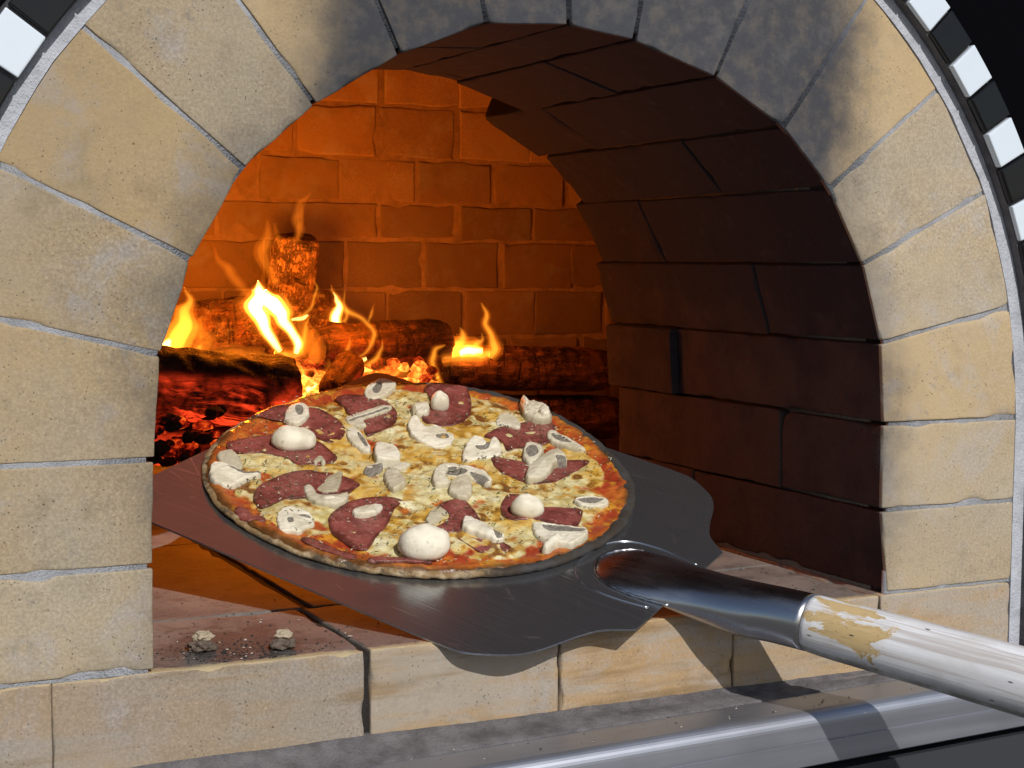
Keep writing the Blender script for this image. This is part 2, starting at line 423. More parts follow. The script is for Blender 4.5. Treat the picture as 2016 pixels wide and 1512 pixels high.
# tile trim, standing a little proud of the brick face
mt = MB(); pitch = math.radians(4.158); a0 = math.radians(36.0); r0, r1 = .4865, .5185
bk = MB(); ring_solid(bk, .4865, .5175, -.0100, .09)
bk.obj('tile_bed', M['grey_mortar'], oven, smooth=False)
def tile(mb, quad, y0, y1, m):
    c = np.mean(quad, 0); C = [[[None]*2 for _ in range(2)] for _ in range(2)]
    for i in (0, 1):
        for k in (0, 1):
            q = quad[i*2+k]; q = c+(q-c)*1.0
            for j, y in enumerate((y0, y1)): C[i][j][k] = (q[0], y, q[1])
    C = np.array(C)
    if np.dot(np.cross(C[1, 0, 0]-C[0, 0, 0], C[0, 1, 0]-C[0, 0, 0]), C[0, 0, 1]-C[0, 0, 0]) < 0: C = C[:, :, ::-1]
    brick(mb, C, r=.0022, step=.012, chip=0, m=m, wob=.0002)
k = -8
for k in range(-9, 36):
    s = a0+k*pitch; e = s+pitch; g = .0011/r0
    if e < 0.0 or s > math.pi: continue
    quad = [np.array([R*math.cos(t), ZC+R*math.sin(t)]) for R in (r0+.0008, r1) for t in (s+g, e-g)]
    jit = .0012*math.sin(k*7.3)
    tile(mt, quad, -.0165+jit, -.0095, 0 if k % 2 == 0 else 1)
for j in range(6):
    for sx in (-1, 1):
        z1 = ZC-.0355*j-.002; z0 = z1-.0335
        quad = [np.array([sx*x, z]) for x in (r0+.0008, r1) for z in (z0, z1)]
        tile(mt, quad, -.0165, -.0095, j % 2)
mt.obj('tile_trim', [M['tile_white'], M['tile_black']], oven)

# sill course and hearth floor
sill = MB(); xs = [-.52, -.395, -.165, .001, .167, .322, .475]
for i in range(6):
    g = .0030 if i in (2,) else .0014
    x0 = xs[i]+(.0046 if i == 2 else .0010); x1 = xs[i+1]-(.0010 if i else .0002); x0 -= .0008 if i == 1 else 0
    wear = 1.6; sill.cur = [.76, .74, .82, .86, .94, .94][i]  # left sill bricks darkened too, same dimming put into the colour
    brick(sill, boxC(x0, x1, rnd.uniform(-.0008, .0006), .1585, -.0705, 0), r=.0032, step=.0055, chip=wear, tone=rnd.uniform(-.5, .4), seed=50+i)
so_ = sill.obj('sill', [M['sill'], M['hearth']], oven)
for p in so_.data.polygons:
    if p.normal.z > .6 and p.center.z > -.010: p.material_index = 1
hf = MB(); cols = [(-.52, -.395), (-.395, -.158), (-.150, .004), (.008, .168), (.172, .324), (.328, .5)]
for ci, (x0, x1) in enumerate(cols):
    ys = [.161, .500, .84, 1.2] if ci in (1, 5) else [.161, .341, .68, 1.0, 1.2]
    for k in range(len(ys)-1):
        brick(hf, boxC(x0+.001, x1-.001, ys[k]+.0012, ys[k+1]-.0012, -.06, rnd.uniform(-.001, .0003)), r=.0022, step=.02, chip=1.2, tone=rnd.uniform(-.5, .5), seed=80+ci*5+k)
for ci in range(3):
    for sx in (-1, 1):
        for k in range(3):
            x0 = .5+.13*ci
            bx = (x0+.002, x0+.128) if sx > 0 else (-x0-.148+.022-.022, -x0-.02)
            brick(hf, boxC(bx[0], bx[1], .47+.245*k, .47+.245*k+.242, -.06, -.0005), r=.002, step=.05, chip=0, seed=7)
hf.obj('hearth_floor', M['hearth'], oven)
hb = MB(); box(hb, -.9, .98, .006, 1.3, -.0712, -.0035); hb.obj('hearth_bed', M['dark_joint'], oven, smooth=False)

# chamber: back wall of staggered bricks, side walls, roof
YB = 1.20
zrows = [-.03, .030, .100, .173, .249, .326, .383, .451, .532, .604, .68, .76]
bw = MB(); joints = {8: [905-170, 905, 1060], 9: [825]}
rowj = [700, 770, 700, 755, 680, 745, 665, 740, 895, 820, 900, 820]
def xb(px): return .198+(px-600)*.00084+((px-600)/600.)**2*.022
for r_ in range(len(zrows)-1):
    j0 = rowj[r_]; z0, z1 = zrows[r_], zrows[r_+1]
    k0 = -9
    for k in range(-9, 8):
        jit = rnd.uniform(-6, 6)
        x0 = xb(j0)+k*.130+rnd.uniform(-.004, .004); x1 = x0+.130
        if x1 < -.75 or x0 > .95: continue
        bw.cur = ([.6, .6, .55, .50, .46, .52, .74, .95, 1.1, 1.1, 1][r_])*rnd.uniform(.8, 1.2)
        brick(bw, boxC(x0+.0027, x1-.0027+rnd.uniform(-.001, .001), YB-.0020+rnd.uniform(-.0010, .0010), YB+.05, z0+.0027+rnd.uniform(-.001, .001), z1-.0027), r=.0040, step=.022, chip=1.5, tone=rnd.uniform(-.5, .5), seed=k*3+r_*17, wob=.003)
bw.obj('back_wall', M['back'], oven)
bj = MB(); box(bj, -.85, 1.0, YB+.0005, YB+.06, -.06, .9); bj.obj('back_joints', M['back_joint'], oven, smooth=False)
ch = MB()
box(ch, -.85, -.78, .46, YB+.06, -.06, .9); box(ch, .90, .97, .46, YB+.06, -.06, .9)
box(ch, -.85, .97, .46, YB+.06, .76, .83)
# front wall of the chamber around the mouth
ring_solid(ch, RAD+.012, RAD+.30, .33, .40, ext=-.05)
box(ch, -.9, -.60, .40, .46, -.06, .9); box(ch, .60, .97, .40, .46, -.06, .9); box(ch, -.9, .97, .38, .45, .60, .9)
ch.obj('chamber_shell', M['chamber'], oven, smooth=False)
sh = MB(); ring_solid(sh, .5150, 1.25, .095, .125, ext=-.6)  # black ring behind the trim: shade on the oven body painted in
box(sh, -1.0, 1.05, .09, .12, -.06, ZC-.01) if 0 else None
box(sh, -1.05, 1.1, .10, 1.45, .92, .96); box(sh, -1.05, -.98, .46, 1.45, -.06, .96); box(sh, 1.02, 1.1, .46, 1.45, -.06, .96); box(sh, -1.05, 1.1, 1.38, 1.45, -.06, .96)
sh.obj('outer_shell', M['black'], oven, smooth=False)

bd = MB(); box(bd, -6, 9, 3.0, 3.1, -2, 5)  # black sheet beyond the oven, background shade put into its colour
o = bd.obj('backdrop', M['black'], None, smooth=False); tag(o, kind='structure')

gd = MB(); box(gd, -60, 60, -60, 60, -1.05, -1.0)  # unseen sheet added to bounce light up and reflect in the steel
o = gd.obj('ground', mortar('pale_paving', (.17, .165, .16), .25), None, smooth=False); tag(o, kind='structure')

# ================================================================== STEEL LEDGE
ledge = empty('steel_ledge')
tag(ledge, 'stainless steel ledge with rounded front edge running below the oven sill', 'ledge')
e0 = atY(900, 1490, -.078); 
prof = [(-.004, -.0745), (-.030, -.0748), (-.060, -.0754)]
for a in np.linspace(0, 90, 9):
    prof.append((-.064-.011*math.sin(math.radians(a)), -.0864+.011*math.cos(math.radians(a))))
prof += [(-.0752, -.0985), (-.0744, -.0990), (-.0744, -.1000), (-.0752, -.1005), (-.0752, -.1190), (-.072, -.121), (-.055, -.121), (-.055, -.118), (-.0725, -.118), (-.0725, -.09), (-.06, -.079), (-.004, -.0785)]
def ext(prof, x0, x1, nx=30, tilt=0):
    rings = [[(x, y, z+tilt*(x-0)) for y, z in prof] for x in np.linspace(x0, x1, nx)]
    return loft(rings)
V, F = ext(prof, -.8, .9, 20, .022)
lo = mesh('ledge_sheet', V, F, M['counter'], ledge, smooth=False)
V, F = ext([(-.066, -.13), (-.066, -.5), (-.02, -.5), (-.02, -.13)], -.8, .9, 3, .022)
mesh('lower_panel', V, F, flat('dark_panel', (.035, .037, .045), .45), ledge, smooth=False)
V, F = ext([(-.03, -.121), (-.03, -.14), (-.01, -.14), (-.01, -.121)], -.8, .9, 3, .022)
mesh('shadow_gap_strip', V, F, M['black'], ledge, smooth=False)
# gritty mortar fillet between the sill and the steel
P0f = []
nx = 240; rings = []
for x in np.linspace(-.56, .60, nx):
    w1 = .0022*fbm(x*22, 0, 3)+.0010*N3(x*150, 1, 1); w2 = .0012*fbm(x*30, 5, 3); zz = .022*x
    top = -.0655+.0035*fbm(x*9, 2, 2)
    rings.append([(x, .02, top), (x, -.0006, top+w1*.4), (x, -.0045, top-.0035+w1*.5), (x, -.014, -.0708+w1+zz*.6), (x, -.030+w2, -.0736+zz), (x, -.031+w2, -.0752+zz), (x, .02, -.0765+zz)])
V, F = loft(rings)
mesh('mortar_fillet', V, F, M['grey_mortar'], oven, smooth=True)

# ================================================================== PEEL
AX = np.array([.5467, -.8043, -.2328]); PE = np.array([.8342, .4993, .2340]); NN = np.array([-.0720, -.3221, .9440])
NN = np.cross(AX, PE); NN /= np.linalg.norm(NN); NN = NN if NN[2] > 0 else -NN
PP = np.array([-.0915, 0, .002])
def frameM(o, x, y, z):
    return Matrix(((x[0], y[0], z[0], o[0]), (x[1], y[1], z[1], o[1]), (x[2], y[2], z[2], o[2]), (0, 0, 0, 1)))
# right-handed frame: x along the handle, y = NN x AX
YA = np.cross(NN, AX); SGN = 1 if YA@PE > 0 else -1
MP = frameM(PP, AX, YA, NN); MPi = MP.inverted()
def onP(px, py, h=0):                        # photo pixel -> (u, v) in the blade plane, h above it
    p = on(px, py, NN, PP@NN+h); return np.array([(p-PP)@AX, (p-PP)@YA, h])
peel = empty('pizza_peel', MP)
tag(peel, 'steel pizza peel with worn white wooden handle resting on the oven sill under the pizza', 'pizza peel')
vc = onP(1230, 1125)[1]; HW = .1962; vc = (onP(600, 1156)[1]+onP(1390, 947)[1])/2; HW = abs(onP(600, 1156)[1]-onP(1390, 947)[1])/2
half = [(-.362, HW*.0), (-.362, HW*.70), (-.360, HW*.93), (-.350, HW*.99), (-.335, HW), (-.2, HW), (-.08, HW), (-.01, HW*.999), (.015, HW*.985), (.035, .1850), (.050, .172), (.060, .155), (.067, .136), (.074, .117), (.084, .099), (.104, .0815), (.104, .0)]
side = np.vstack([spline(half[1:5], 14), spline(half[4:8], 10)[1:], spline(half[7:16], 44)[1:]])
outl = [(u, vc+v) for u, v in side]+[(u, vc-v) for u, v in side[::-1]]
bv = []; TH = .0016
bm = bmesh.new()
top = [bm.verts.new((u, v, 0)) for u, v in outl]
f = bm.faces.new(top); 
if f.normal.z < 0: f.normal_flip()
bmesh.ops.triangulate(bm, faces=[f])
bm2 = bpy.data.meshes.new('blade'); 
ex = bmesh.ops.extrude_face_region(bm, geom=bm.faces[:])
bmesh.ops.translate(bm, verts=[e for e in ex['geom'] if isinstance(e, bmesh.types.BMVert)], vec=(0, 0, -TH))
bmesh.ops.recalc_face_normals(bm, faces=bm.faces[:])
bm.to_mesh(bm2); bm.free(); bm2.materials.append(M['blade'])
bo = bpy.data.objects.new('blade', bm2); COL.objects.link(bo); bo.parent = peel
bv_ = bo.modifiers.new('b', 'BEVEL'); bv_.width = .0005; bv_.segments = 2; bv_.limit_method = 'ANGLE'; bv_.angle_limit = math.radians(50)
# socket: pressed oval that grows into a tube and takes the handle
hA = np.array([.1817, -.0864, .0067]); hB = np.array([.2626, -.2366, -.0138])
la = np.array(MPi @ Vector(hA)); lb = np.array(MPi @ Vector(hB)); ld = (lb-la)/np.linalg.norm(lb-la)
def sec(c, d, wv, hh, n=40, low=1.0, up=(0, 0, 1)):
    d = np.array(d)/np.linalg.norm(d); up = np.array(up, float); s = np.cross(up, d); s /= np.linalg.norm(s); u2 = np.cross(d, s)
    return [tuple(np.array(c)+s*wv*math.cos(t)+u2*hh*(math.sin(t) if math.sin(t) > 0 else math.sin(t)*low)) for t in np.linspace(0, 2*math.pi, n, endpoint=False)]
S = [(.026, 0, .005, .0008, .2), (.030, 0, .017, .0020, .2), (.038, .0002, .028, .0042, .15), (.050, .0004, .035, .0070, .12), (.068, .0005, .0380, .0100, .12), (.088, .0006, .0370, .0135, .2), (.108, .001, .0335, .0165, .7),
     (.130, .002, .0295, .0190, .95), (.160, .0040, .0272, .0218, 1), (.190, la[2]*.70, .0244, .0226, 1)]
rows = []
for u, h, wv, hh, low in S: rows.append([u, vc+(la[1]-vc)*max(0, (u-.1)/(la[0]-.1))**1.5, h, wv, hh, low])
rows.append([la[0], la[1], la[2], .0233, .0233, 1])
rs = spline(rows, 60)
rings = []
for i, r_ in enumerate(rs):
    d = (rs[min(i+1, len(rs)-1)]-rs[max(i-1, 0)])[:3]
    if i > 50: d = ld
    rings.append(sec(r_[:3], d, max(r_[3], .001), max(r_[4], .0005), low=max(r_[5], .05)))
endc = la
rings.append(sec(la, ld, .0212, .0212)); rings.append(sec(la-ld*.02, ld, .0212, .0212))
V, F = loft(rings)
mesh('socket', V, F, M['socket'], peel)
# weld bead around the pressed oval
def tube(path, rad, n=10, amp=0, seed=0):
    path = np.array(path); rings = []
    for i, p in enumerate(path):
        d = path[min(i+1, len(path)-1)]-path[max(i-1, 0)]; d /= np.linalg.norm(d)+1e-12
        up = np.array([0, 0, 1.]) if abs(d[2]) < .9 else np.array([1., 0, 0]); s = np.cross(up, d); s /= np.linalg.norm(s); u2 = np.cross(d, s)
        R = rad[i] if hasattr(rad, '__len__') else rad
        rings.append([tuple(p+(s*math.cos(t)+u2*math.sin(t))*R*(1+amp*noise.noise(Vector((i*.9+seed, math.cos(t), math.sin(t)))))) for t in np.linspace(0, 2*math.pi, n, endpoint=False)])
    return loft(rings)
wp = [(u, vc+s_*w_, .0012) for s_, rng_ in ((-1, S[6::-1]), (1, S[:7])) for (u, h, w_, hh, low) in rng_]
V, F = tube(spline(wp, 110), .0011, 8, .9)
mesh('weld_bead', V, F, M['socket'], peel)
# pressed rim line around the socket on the blade
wp = [(u-.012, vc+s_*(w_+.012), .0000) for s_, rng_ in ((-1, S[6::-1]), (1, S[:7])) for (u, h, w_, hh, low) in rng_]
V, F = tube(spline(wp, 80), .0011, 8, .1)
mesh('pressed_rim', V, F, M['blade'], peel)
# handle: own frame, x along it
def handle_mat():
    t = NT('worn_white_paint'); X, Y, Z = t.xyz()
    grain = t.noise(1, 6, .65, src=t.mp((5, 190, 190))); g2 = t.noise(1, 5, .6, src=t.mp((2.5, 60, 60), loc=(2, 2, 2))); m = t.noise(24, 5, .65)
    col = t.mix(t.rng(g2, .35, .65), (.74, .76, .80), (.58, .58, .60))
    col = t.mix(t.rng(grain, .46, .60, 0, .62), col, (.36, .31, .28)); col = t.mix(t.rng(m, .5, .72, 0, .5), col, (.52, .50, .48))
    wood = t.mix(grain, (.42, .29, .13), (.58, .44, .24))
    # flaked patch near the socket, on the upper side
    p = t.math('ADD', t.noise(1, 7, .7, src=t.mp((20, 60, 60), loc=(.3, 0, 0)), dist=.7), t.math('ADD', t.rng(X, .052, .11, .085, -.25), t.rng(X, .004, .030, -.07, 0)))
    p = t.math('SUBTRACT', p, t.rng(X, -.002, .008, .10, 0))
    up = t.rng(Z, .008, .017, 0, .06)
    p = t.math('ADD', p, up)
    col = t.mix(t.rng(p, .585, .600), col, wood)
    sp = t.vor(1, src=t.mp((40, 130, 130))); col = t.mix(t.math('MULTIPLY', t.rng(sp, .06, .12, .9, 0), t.rng(t.noise(18), .55, .62)), col, (.04, .04, .04))
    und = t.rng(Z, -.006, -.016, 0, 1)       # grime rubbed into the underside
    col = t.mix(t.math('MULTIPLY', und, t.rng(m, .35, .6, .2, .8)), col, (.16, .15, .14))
    t.set(base=col, rough=.85, spec=.2)
    t.bump(t.math('ADD', grain, t.math('MULTIPLY', t.rng(p, .62, .645), -1.2)), .45, .0007)
    return t.m
hx = Vector(ld); hz = Vector(NN_l) if False else (Vector((0, 0, 1))-hx*hx.z).normalized(); hy = hz.cross(hx)
MH = Matrix(((hx.x, hy.x, hz.x, la[0]), (hx.y, hy.y, hz.y, la[1]), (hx.z, hy.z, hz.z, la[2]), (0, 0, 0, 1)))
rings = []
prof_h = [(-.02, .0200), (-.0005, .0205), (.0005, .0226), (.004, .0232), (.012, .0235)]+[(x, .0236+.0022*min(1, x/.2)) for x in np.linspace(.02, .80, 60)]+[(.81, .024), (.818, .018), (.82, .006)]
for x, R in prof_h:
    rings.append([(x, R*(1+.012*N3(x*14, math.cos(t)*1.5, math.sin(t)*1.5))*math.cos(t), R*(1+.012*N3(x*14, math.cos(t)*1.5, math.sin(t)*1.5))*math.sin(t)) for t in np.linspace(0, 2*math.pi, 48, endpoint=False)])
V, F = loft(rings)
ho = mesh('handle', V, F, handle_mat(), peel); ho.matrix_local = MH

# ================================================================== PIZZA
pc = np.array([-.1818, .2149])
if SGN < 0: pc[1] *= -1
MZ = MP @ Matrix.Translation((pc[0], pc[1], 0)); MZi = MZ.inverted()
pizza = empty('pizza', MZ)
tag(pizza, 'thin round pizza topped with salami, mushroom slices and browned cheese on the steel peel', 'pizza')
RO = [(-175, .1909), (-160, .1958), (-141, .2007), (-123, .2000), (-98, .1955), (-74, .1945), (-49, .1945), (-19, .1985), (7, .2005), (34, .1965), (54, .190), (73, .1925), (90, .198), (111, .2015), (139, .200), (169, .189)]
_ra = np.array([a for a, _ in RO]+[RO[0][0]+360]); _rr = np.array([r for _, r in RO]+[RO[0][1]])
def rout(a):
    d = (math.degrees(a)*SGN+175) % 360-175
    return float(np.interp(d, _ra, _rr))*(1+.006*N3(math.cos(a)*6, math.sin(a)*6, 3)+.005*N3(math.cos(a)*21, math.sin(a)*21, 7))
def charf(a):                                # 1 on the burnt side (right and back), 0 at the front left
    return min(1, max(0, .5+1.0*(.9*math.cos(a)+SGN*math.sin(a)+.3*N3(math.cos(a)*3, math.sin(a)*3, 8))))
def pz(px, py, h=.010):
    q = onP(px, py, h); return np.array([q[0]-pc[0], q[1]-pc[1]])
def hgt(x, y):                               # top surface height of the sauce and cheese
    r = math.hypot(x, y); ro = rout(math.atan2(y, x)); e = ro-r
    base = .0052+.0014*N3(x*14, y*14, 0)+.0012*N3(x*40, y*40, 2)
    rim = .0022*math.exp(-((e-.010)/.007)**2)
    edge = min(1, max(0, e/.005))**.4
    return (base+rim)*edge+.0016*(1-charf(math.atan2(y, x)))*math.exp(-(e/.012)**2)*min(1, max(0, e/.002))
def cheesem(x, y):
    r = math.hypot(x, y); ro = rout(math.atan2(y, x)); e = ro-r
    v = .62+1.0*fbm(x*22, y*22, 5, 4)+.3*N3(x*70, y*70, 1)
    v -= 1.3*math.exp(-(max(0, e-.005)/.015)**2)
    v -= .35*max(0, .5-e/.08)
    return v
def brown(x, y):
    return .8*fbm(x*24, y*24, 11, 3)+.95*N3(x*105, y*105, 8)*(.25+1.5*max(0, min(1, .45+1.6*N3(x*17, y*17, 21))))+.25*N3(x*17, y*17, 21)
def crust_mat():
    t = NT('charred_crust'); X, Y, Z = t.xyz()
    r = t.math('SQRT', t.math('ADD', t.math('MULTIPLY', X, X), t.math('MULTIPLY', Y, Y)))
    a = t.noise(18, 5, .65); col = t.mix(a, (.30, .20, .095), (.17, .10, .042))
    col = t.mix(t.rng(t.noise(70, 4), .45, .7, 0, .5), col, (.62, .52, .36))
    # char on the side away from the lens' left: strongest towards +v
    ch = t.math('ADD', t.math('MULTIPLY', t.noise(9, 5, .6), .8), t.math('MULTIPLY', t.math('ADD', t.math('MULTIPLY', Y, float(SGN)), t.math('MULTIPLY', X, .9)), 4.0))
    col = t.mix(t.rng(ch, .42, .72), col, t.mix(t.noise(30), (.018, .017, .017), (.075, .072, .070)))
    col = t.mix(t.rng(t.noise(34, 6, .7, src=t.mp(loc=(3, 3, 3))), .46, .60, 0, .88), col, (.040, .030, .022))
    t.set(base=col, rough=.8, spec=.25); t.bump(t.math('ADD', t.noise(200, 4), t.math('MULTIPLY', t.noise(50, 3), 2)), .6, .0012)
    return t.m
rings = []; n = 260; angs = np.linspace(0, 2*math.pi, n, endpoint=False)
for dr, z in [(-.12, .0010), (-.030, .0006), (-.006, .0004), (0, .0016), (.0014, .0042), (.0010, .0066), (-.0030, .0078), (-.0075, .0068), (-.014, .0040), (-.03, .002)]:
    rings.append([((rout(a)+dr)*math.cos(a), (rout(a)+dr)*math.sin(a), z*(.78+.22*charf(a) if z > .004 else 1)+((.0012*N3(math.cos(a)*11, math.sin(a)*11, dr*90)+.0013*N3(math.cos(a)*30, math.sin(a)*30, dr*60)) if z > .001 else 0)) for a in angs])
V, F = loft(rings); mesh('crust', V, F, crust_mat(), pizza)
def topping_mat(name):
    t = NT(name); c = t.attr('cheese'); b = t.attr('brown'); e = t.attr('edge')
    n1 = t.noise(105, 4, .62, dist=.5); n2 = t.noise(38, 4, .6); n3 = t.noise(420, 3, .6)
    cr = t.mix(t.rng(n1, .35, .7), (.68, .60, .33), (.46, .36, .12))
    cr = t.mix(t.rng(n2, .54, .72, 0, .55), cr, (.86, .83, .66))
    bb = t.math('ADD', b, t.math('MULTIPLY', t.math('SUBTRACT', n1, .5), .9))
    cr = t.mix(t.rng(bb, -.04, .22, 0, .85), cr, (.46, .24, .04))
    cr = t.mix(t.rng(bb, .20, .44, 0, .95), cr, (.17, .062, .014))
    sc = t.mix(t.rng(n2, .4, .65), (.33, .045, .018), (.50, .13, .02))
    sc = t.mix(t.rng(t.noise(60, 4, src=t.mp(loc=(7, 7, 7))), .52, .66, 0, .85), sc, (.62, .30, .03))
    sc = t.mix(t.rng(n1, .55, .75, 0, .6), sc, (.16, .02, .012))
    cc = t.math('ADD', c, t.math('MULTIPLY', t.math('SUBTRACT', n1, .5), .5))
    ol = t.noise(95, 5, .7, src=t.mp(loc=(3, 8, 3))); cr = t.mix(t.rng(ol, .56, .70, 0, .7), cr, (.30, .25, .10))
    og = t.noise(19, 5, .65, src=t.mp(loc=(13, 2, 3))); cr = t.mix(t.rng(og, .47, .62, 0, .72), cr, (.62, .36, .05))
    col = t.mix(t.rng(cc, .22, .42), sc, cr)
    col = t.mix(t.rng(t.math('ADD', e, t.math('MULTIPLY', n2, .5)), .50, .9, 0, .45), col, (.34, .13, .018))
    ed = t.math('ADD', e, t.math('MULTIPLY', t.math('SUBTRACT', t.noise(35, 5), .5), 1.2))
    col = t.mix(t.rng(ed, .52, .86, 0, .92), col, t.mix(n2, (.030, .018, .012), (.17, .075, .018)))
    gr = t.vor(330); col = t.mix(t.math('MULTIPLY', t.rng(gr, .09, .15, .75, 0), t.rng(t.noise(25), .42, .55)), col, (.06, .06, .025))
    t.set(base=col, rough=t.rng(n2, .35, .65, .16, .5), spec=.5, sss=.03)
    t.bump(t.math('ADD', t.math('ADD', n1, t.math('MULTIPLY', n3, .4)), t.math('MULTIPLY', bb, .5)), .7, .0014)
    return t.m
st = .0014; R0 = .205; K = int(2*R0/st)+1
gx = np.linspace(-R0, R0, K); idx = {}; Vt = []; At = {'cheese': [], 'brown': [], 'edge': []}
for i in range(K):
    for j in range(K):
        x, y = gx[i], gx[j]; r = math.hypot(x, y)
        if r > .206: continue
        a = math.atan2(y, x); ro = rout(a)-.0012-.0042*charf(a)-.0025*max(0, N3(math.cos(a)*14, math.sin(a)*14, 5))
        if r > ro+st: continue
        if r > ro: x *= ro/r; y *= ro/r
        idx[i, j] = len(Vt); c = cheesem(x, y); b = brown(x, y)
        h = hgt(x, y)+.0020*max(0, min(1, (c-.2)*2))+.0013*N3(x*120, y*120, 4)+.0012*N3(x*62, y*62, 14)+.0008*max(0, b)*N3(x*95, y*95, 7)
        e = max(0, 1-(rout(a)-math.hypot(x, y))/.022)
        Vt.append((x, y, h)); At['cheese'].append(c); At['brown'].append(b); At['edge'].append(e)
Fc = []; Fs = []
for (i, j), a in idx.items():
    q = [(i, j), (i+1, j), (i+1, j+1), (i, j+1)]
    if all(k in idx for k in q):
        f = tuple(idx[k] for k in q); (Fc if np.mean([At['cheese'][k] for k in f]) > .28 else Fs).append(f)
tm = topping_mat('cheese_and_sauce')
def submesh(name, F):
    used = sorted({i for f in F for i in f}); mp_ = {a: b for b, a in enumerate(used)}
    return mesh(name, [Vt[i] for i in used], [tuple(mp_[i] for i in f) for f in F], tm, pizza, attrs={k: [v[i] for i in used] for k, v in At.items()})
submesh('melted_cheese', Fc); submesh('tomato_sauce', Fs)

def salami_mat():
    t = NT('salami'); n1 = t.noise(60, 5, .6); n2 = t.noise(300, 3, .6)
    col = t.mix(t.rng(n1, .35, .68), (.27, .075, .062), (.145, .034, .028))
    col = t.mix(t.rng(n2, .6, .74, 0, .45), col, (.30, .11, .11))
    e = t.attr('edge'); col = t.mix(t.rng(t.math('ADD', e, t.math('MULTIPLY', t.math('SUBTRACT', n1, .5), .6)), .78, 1.02, 0, .85), col, (.075, .018, .012))
    v = t.vor(260); col = t.mix(t.math('MULTIPLY', t.rng(v, .08, .14, .85, 0), t.rng(t.noise(40), .5, .6)), col, (.65, .55, .42))
    v = t.vor(340, src=t.mp(loc=(3, 1, 1))); col = t.mix(t.math('MULTIPLY', t.rng(v, .10, .16, .9, 0), t.rng(t.noise(30, src=t.mp(loc=(8, 1, 1))), .48, .6)), col, (.07, .055, .03))
    mb_ = t.noise(150, 4, .7, src=t.mp(loc=(1, 6, 2)), dist=.6); col = t.mix(t.rng(mb_, .54, .68, 0, .55), col, (.42, .20, .17)); fl = t.noise(210, 3, .7, src=t.mp(loc=(6, 6, 6))); col = t.mix(t.rng(fl, .66, .74, 0, .8), col, (.50, .36, .28)); col = t.mix(t.rng(fl, .30, .24, 0, .7), col, (.07, .03, .02))
    t.set(base=col, rough=t.rng(n1, .3, .7, .24, .45), spec=.5, sss=.03); t.bump(t.math('ADD', t.math('MULTIPLY', n2, 1.5), t.math('MULTIPLY', n1, 2)), .6, .0012)
    return t.m
SM = salami_mat()
def c1(P): return [(380+x/3.436, 720+y/3.436) for x, y in P]
def c2(P): return [(800+x/3.436, 720+y/3.436) for x, y in P]
SAL = [c1([(235, 520), (330, 490), (520, 455), (700, 470), (830, 500), (930, 560), (975, 620), (900, 655), (720, 660), (600, 610), (440, 585), (330, 585), (240, 560)]),
 c1([(400, 330), (520, 285), (640, 275), (800, 280), (930, 320), (1010, 390), (1030, 450), (960, 510), (850, 490), (760, 420), (640, 385), (560, 350), (440, 350)]),
 c1([(960, 215), (1060, 190), (1200, 200), (1320, 240), (1380, 310), (1370, 380), (1290, 430), (1180, 465), (1150, 400), (1060, 330), (1000, 260)]),
 c1([(420, 830), (480, 780), (640, 720), (780, 695), (860, 710), (940, 720), (1080, 760), (1130, 800), (1040, 860), (900, 860), (780, 880), (600, 910), (470, 950), (410, 900)]),
 c1([(915, 1030), (960, 970), (1060, 910), (1200, 880), (1340, 880), (1420, 905), (1360, 970), (1320, 1060), (1240, 1150), (1170, 1230), (1040, 1190), (940, 1110)]),
 c1([(285, 965), (350, 955), (470, 1005), (485, 1055), (380, 1045), (300, 1012)]),
 c1([(x, y-22) for x, y in [(735, 1175), (820, 1180), (960, 1240), (1100, 1285), (1085, 1325), (940, 1290), (820, 1255), (750, 1215)]]),
 c1([(x, y-34) for x, y in [(1190, 1345), (1300, 1330), (1500, 1335), (1600, 1345), (1610, 1368), (1460, 1372), (1300, 1368), (1200, 1366)]]),
 c2([(120, 150), (180, 130), (300, 130), (400, 145), (440, 230), (430, 320), (370, 380), (240, 400), (120, 370), (110, 300), (160, 250), (150, 200)]),
 c2([(530, 470), (640, 410), (760, 385), (860, 360), (960, 370), (1010, 410), (980, 500), (880, 530), (760, 560), (680, 570), (640, 510), (560, 490)]),
 c2([(575, 610), (650, 620), (750, 640), (850, 650), (1000, 650), (1100, 630), (1240, 640), (1180, 690), (1040, 760), (930, 790), (820, 775), (680, 730), (600, 680)]),
 c2([(640, 940), (680, 870), (760, 860), (840, 890), (930, 950), (1060, 960), (1180, 970), (1190, 1010), (1140, 1090), (1020, 1070), (860, 1030), (740, 1030), (660, 1000)]),
 c2([(220, 940), (290, 905), (380, 895), (440, 940), (500, 1030), (480, 1070), (400, 1100), (300, 1120), (190, 1100), (260, 1050), (290, 1000)]),
 c2([(320, 1110), (450, 1110), (560, 1150), (660, 1180), (720, 1230), (640, 1270), (500, 1240), (380, 1180)])]
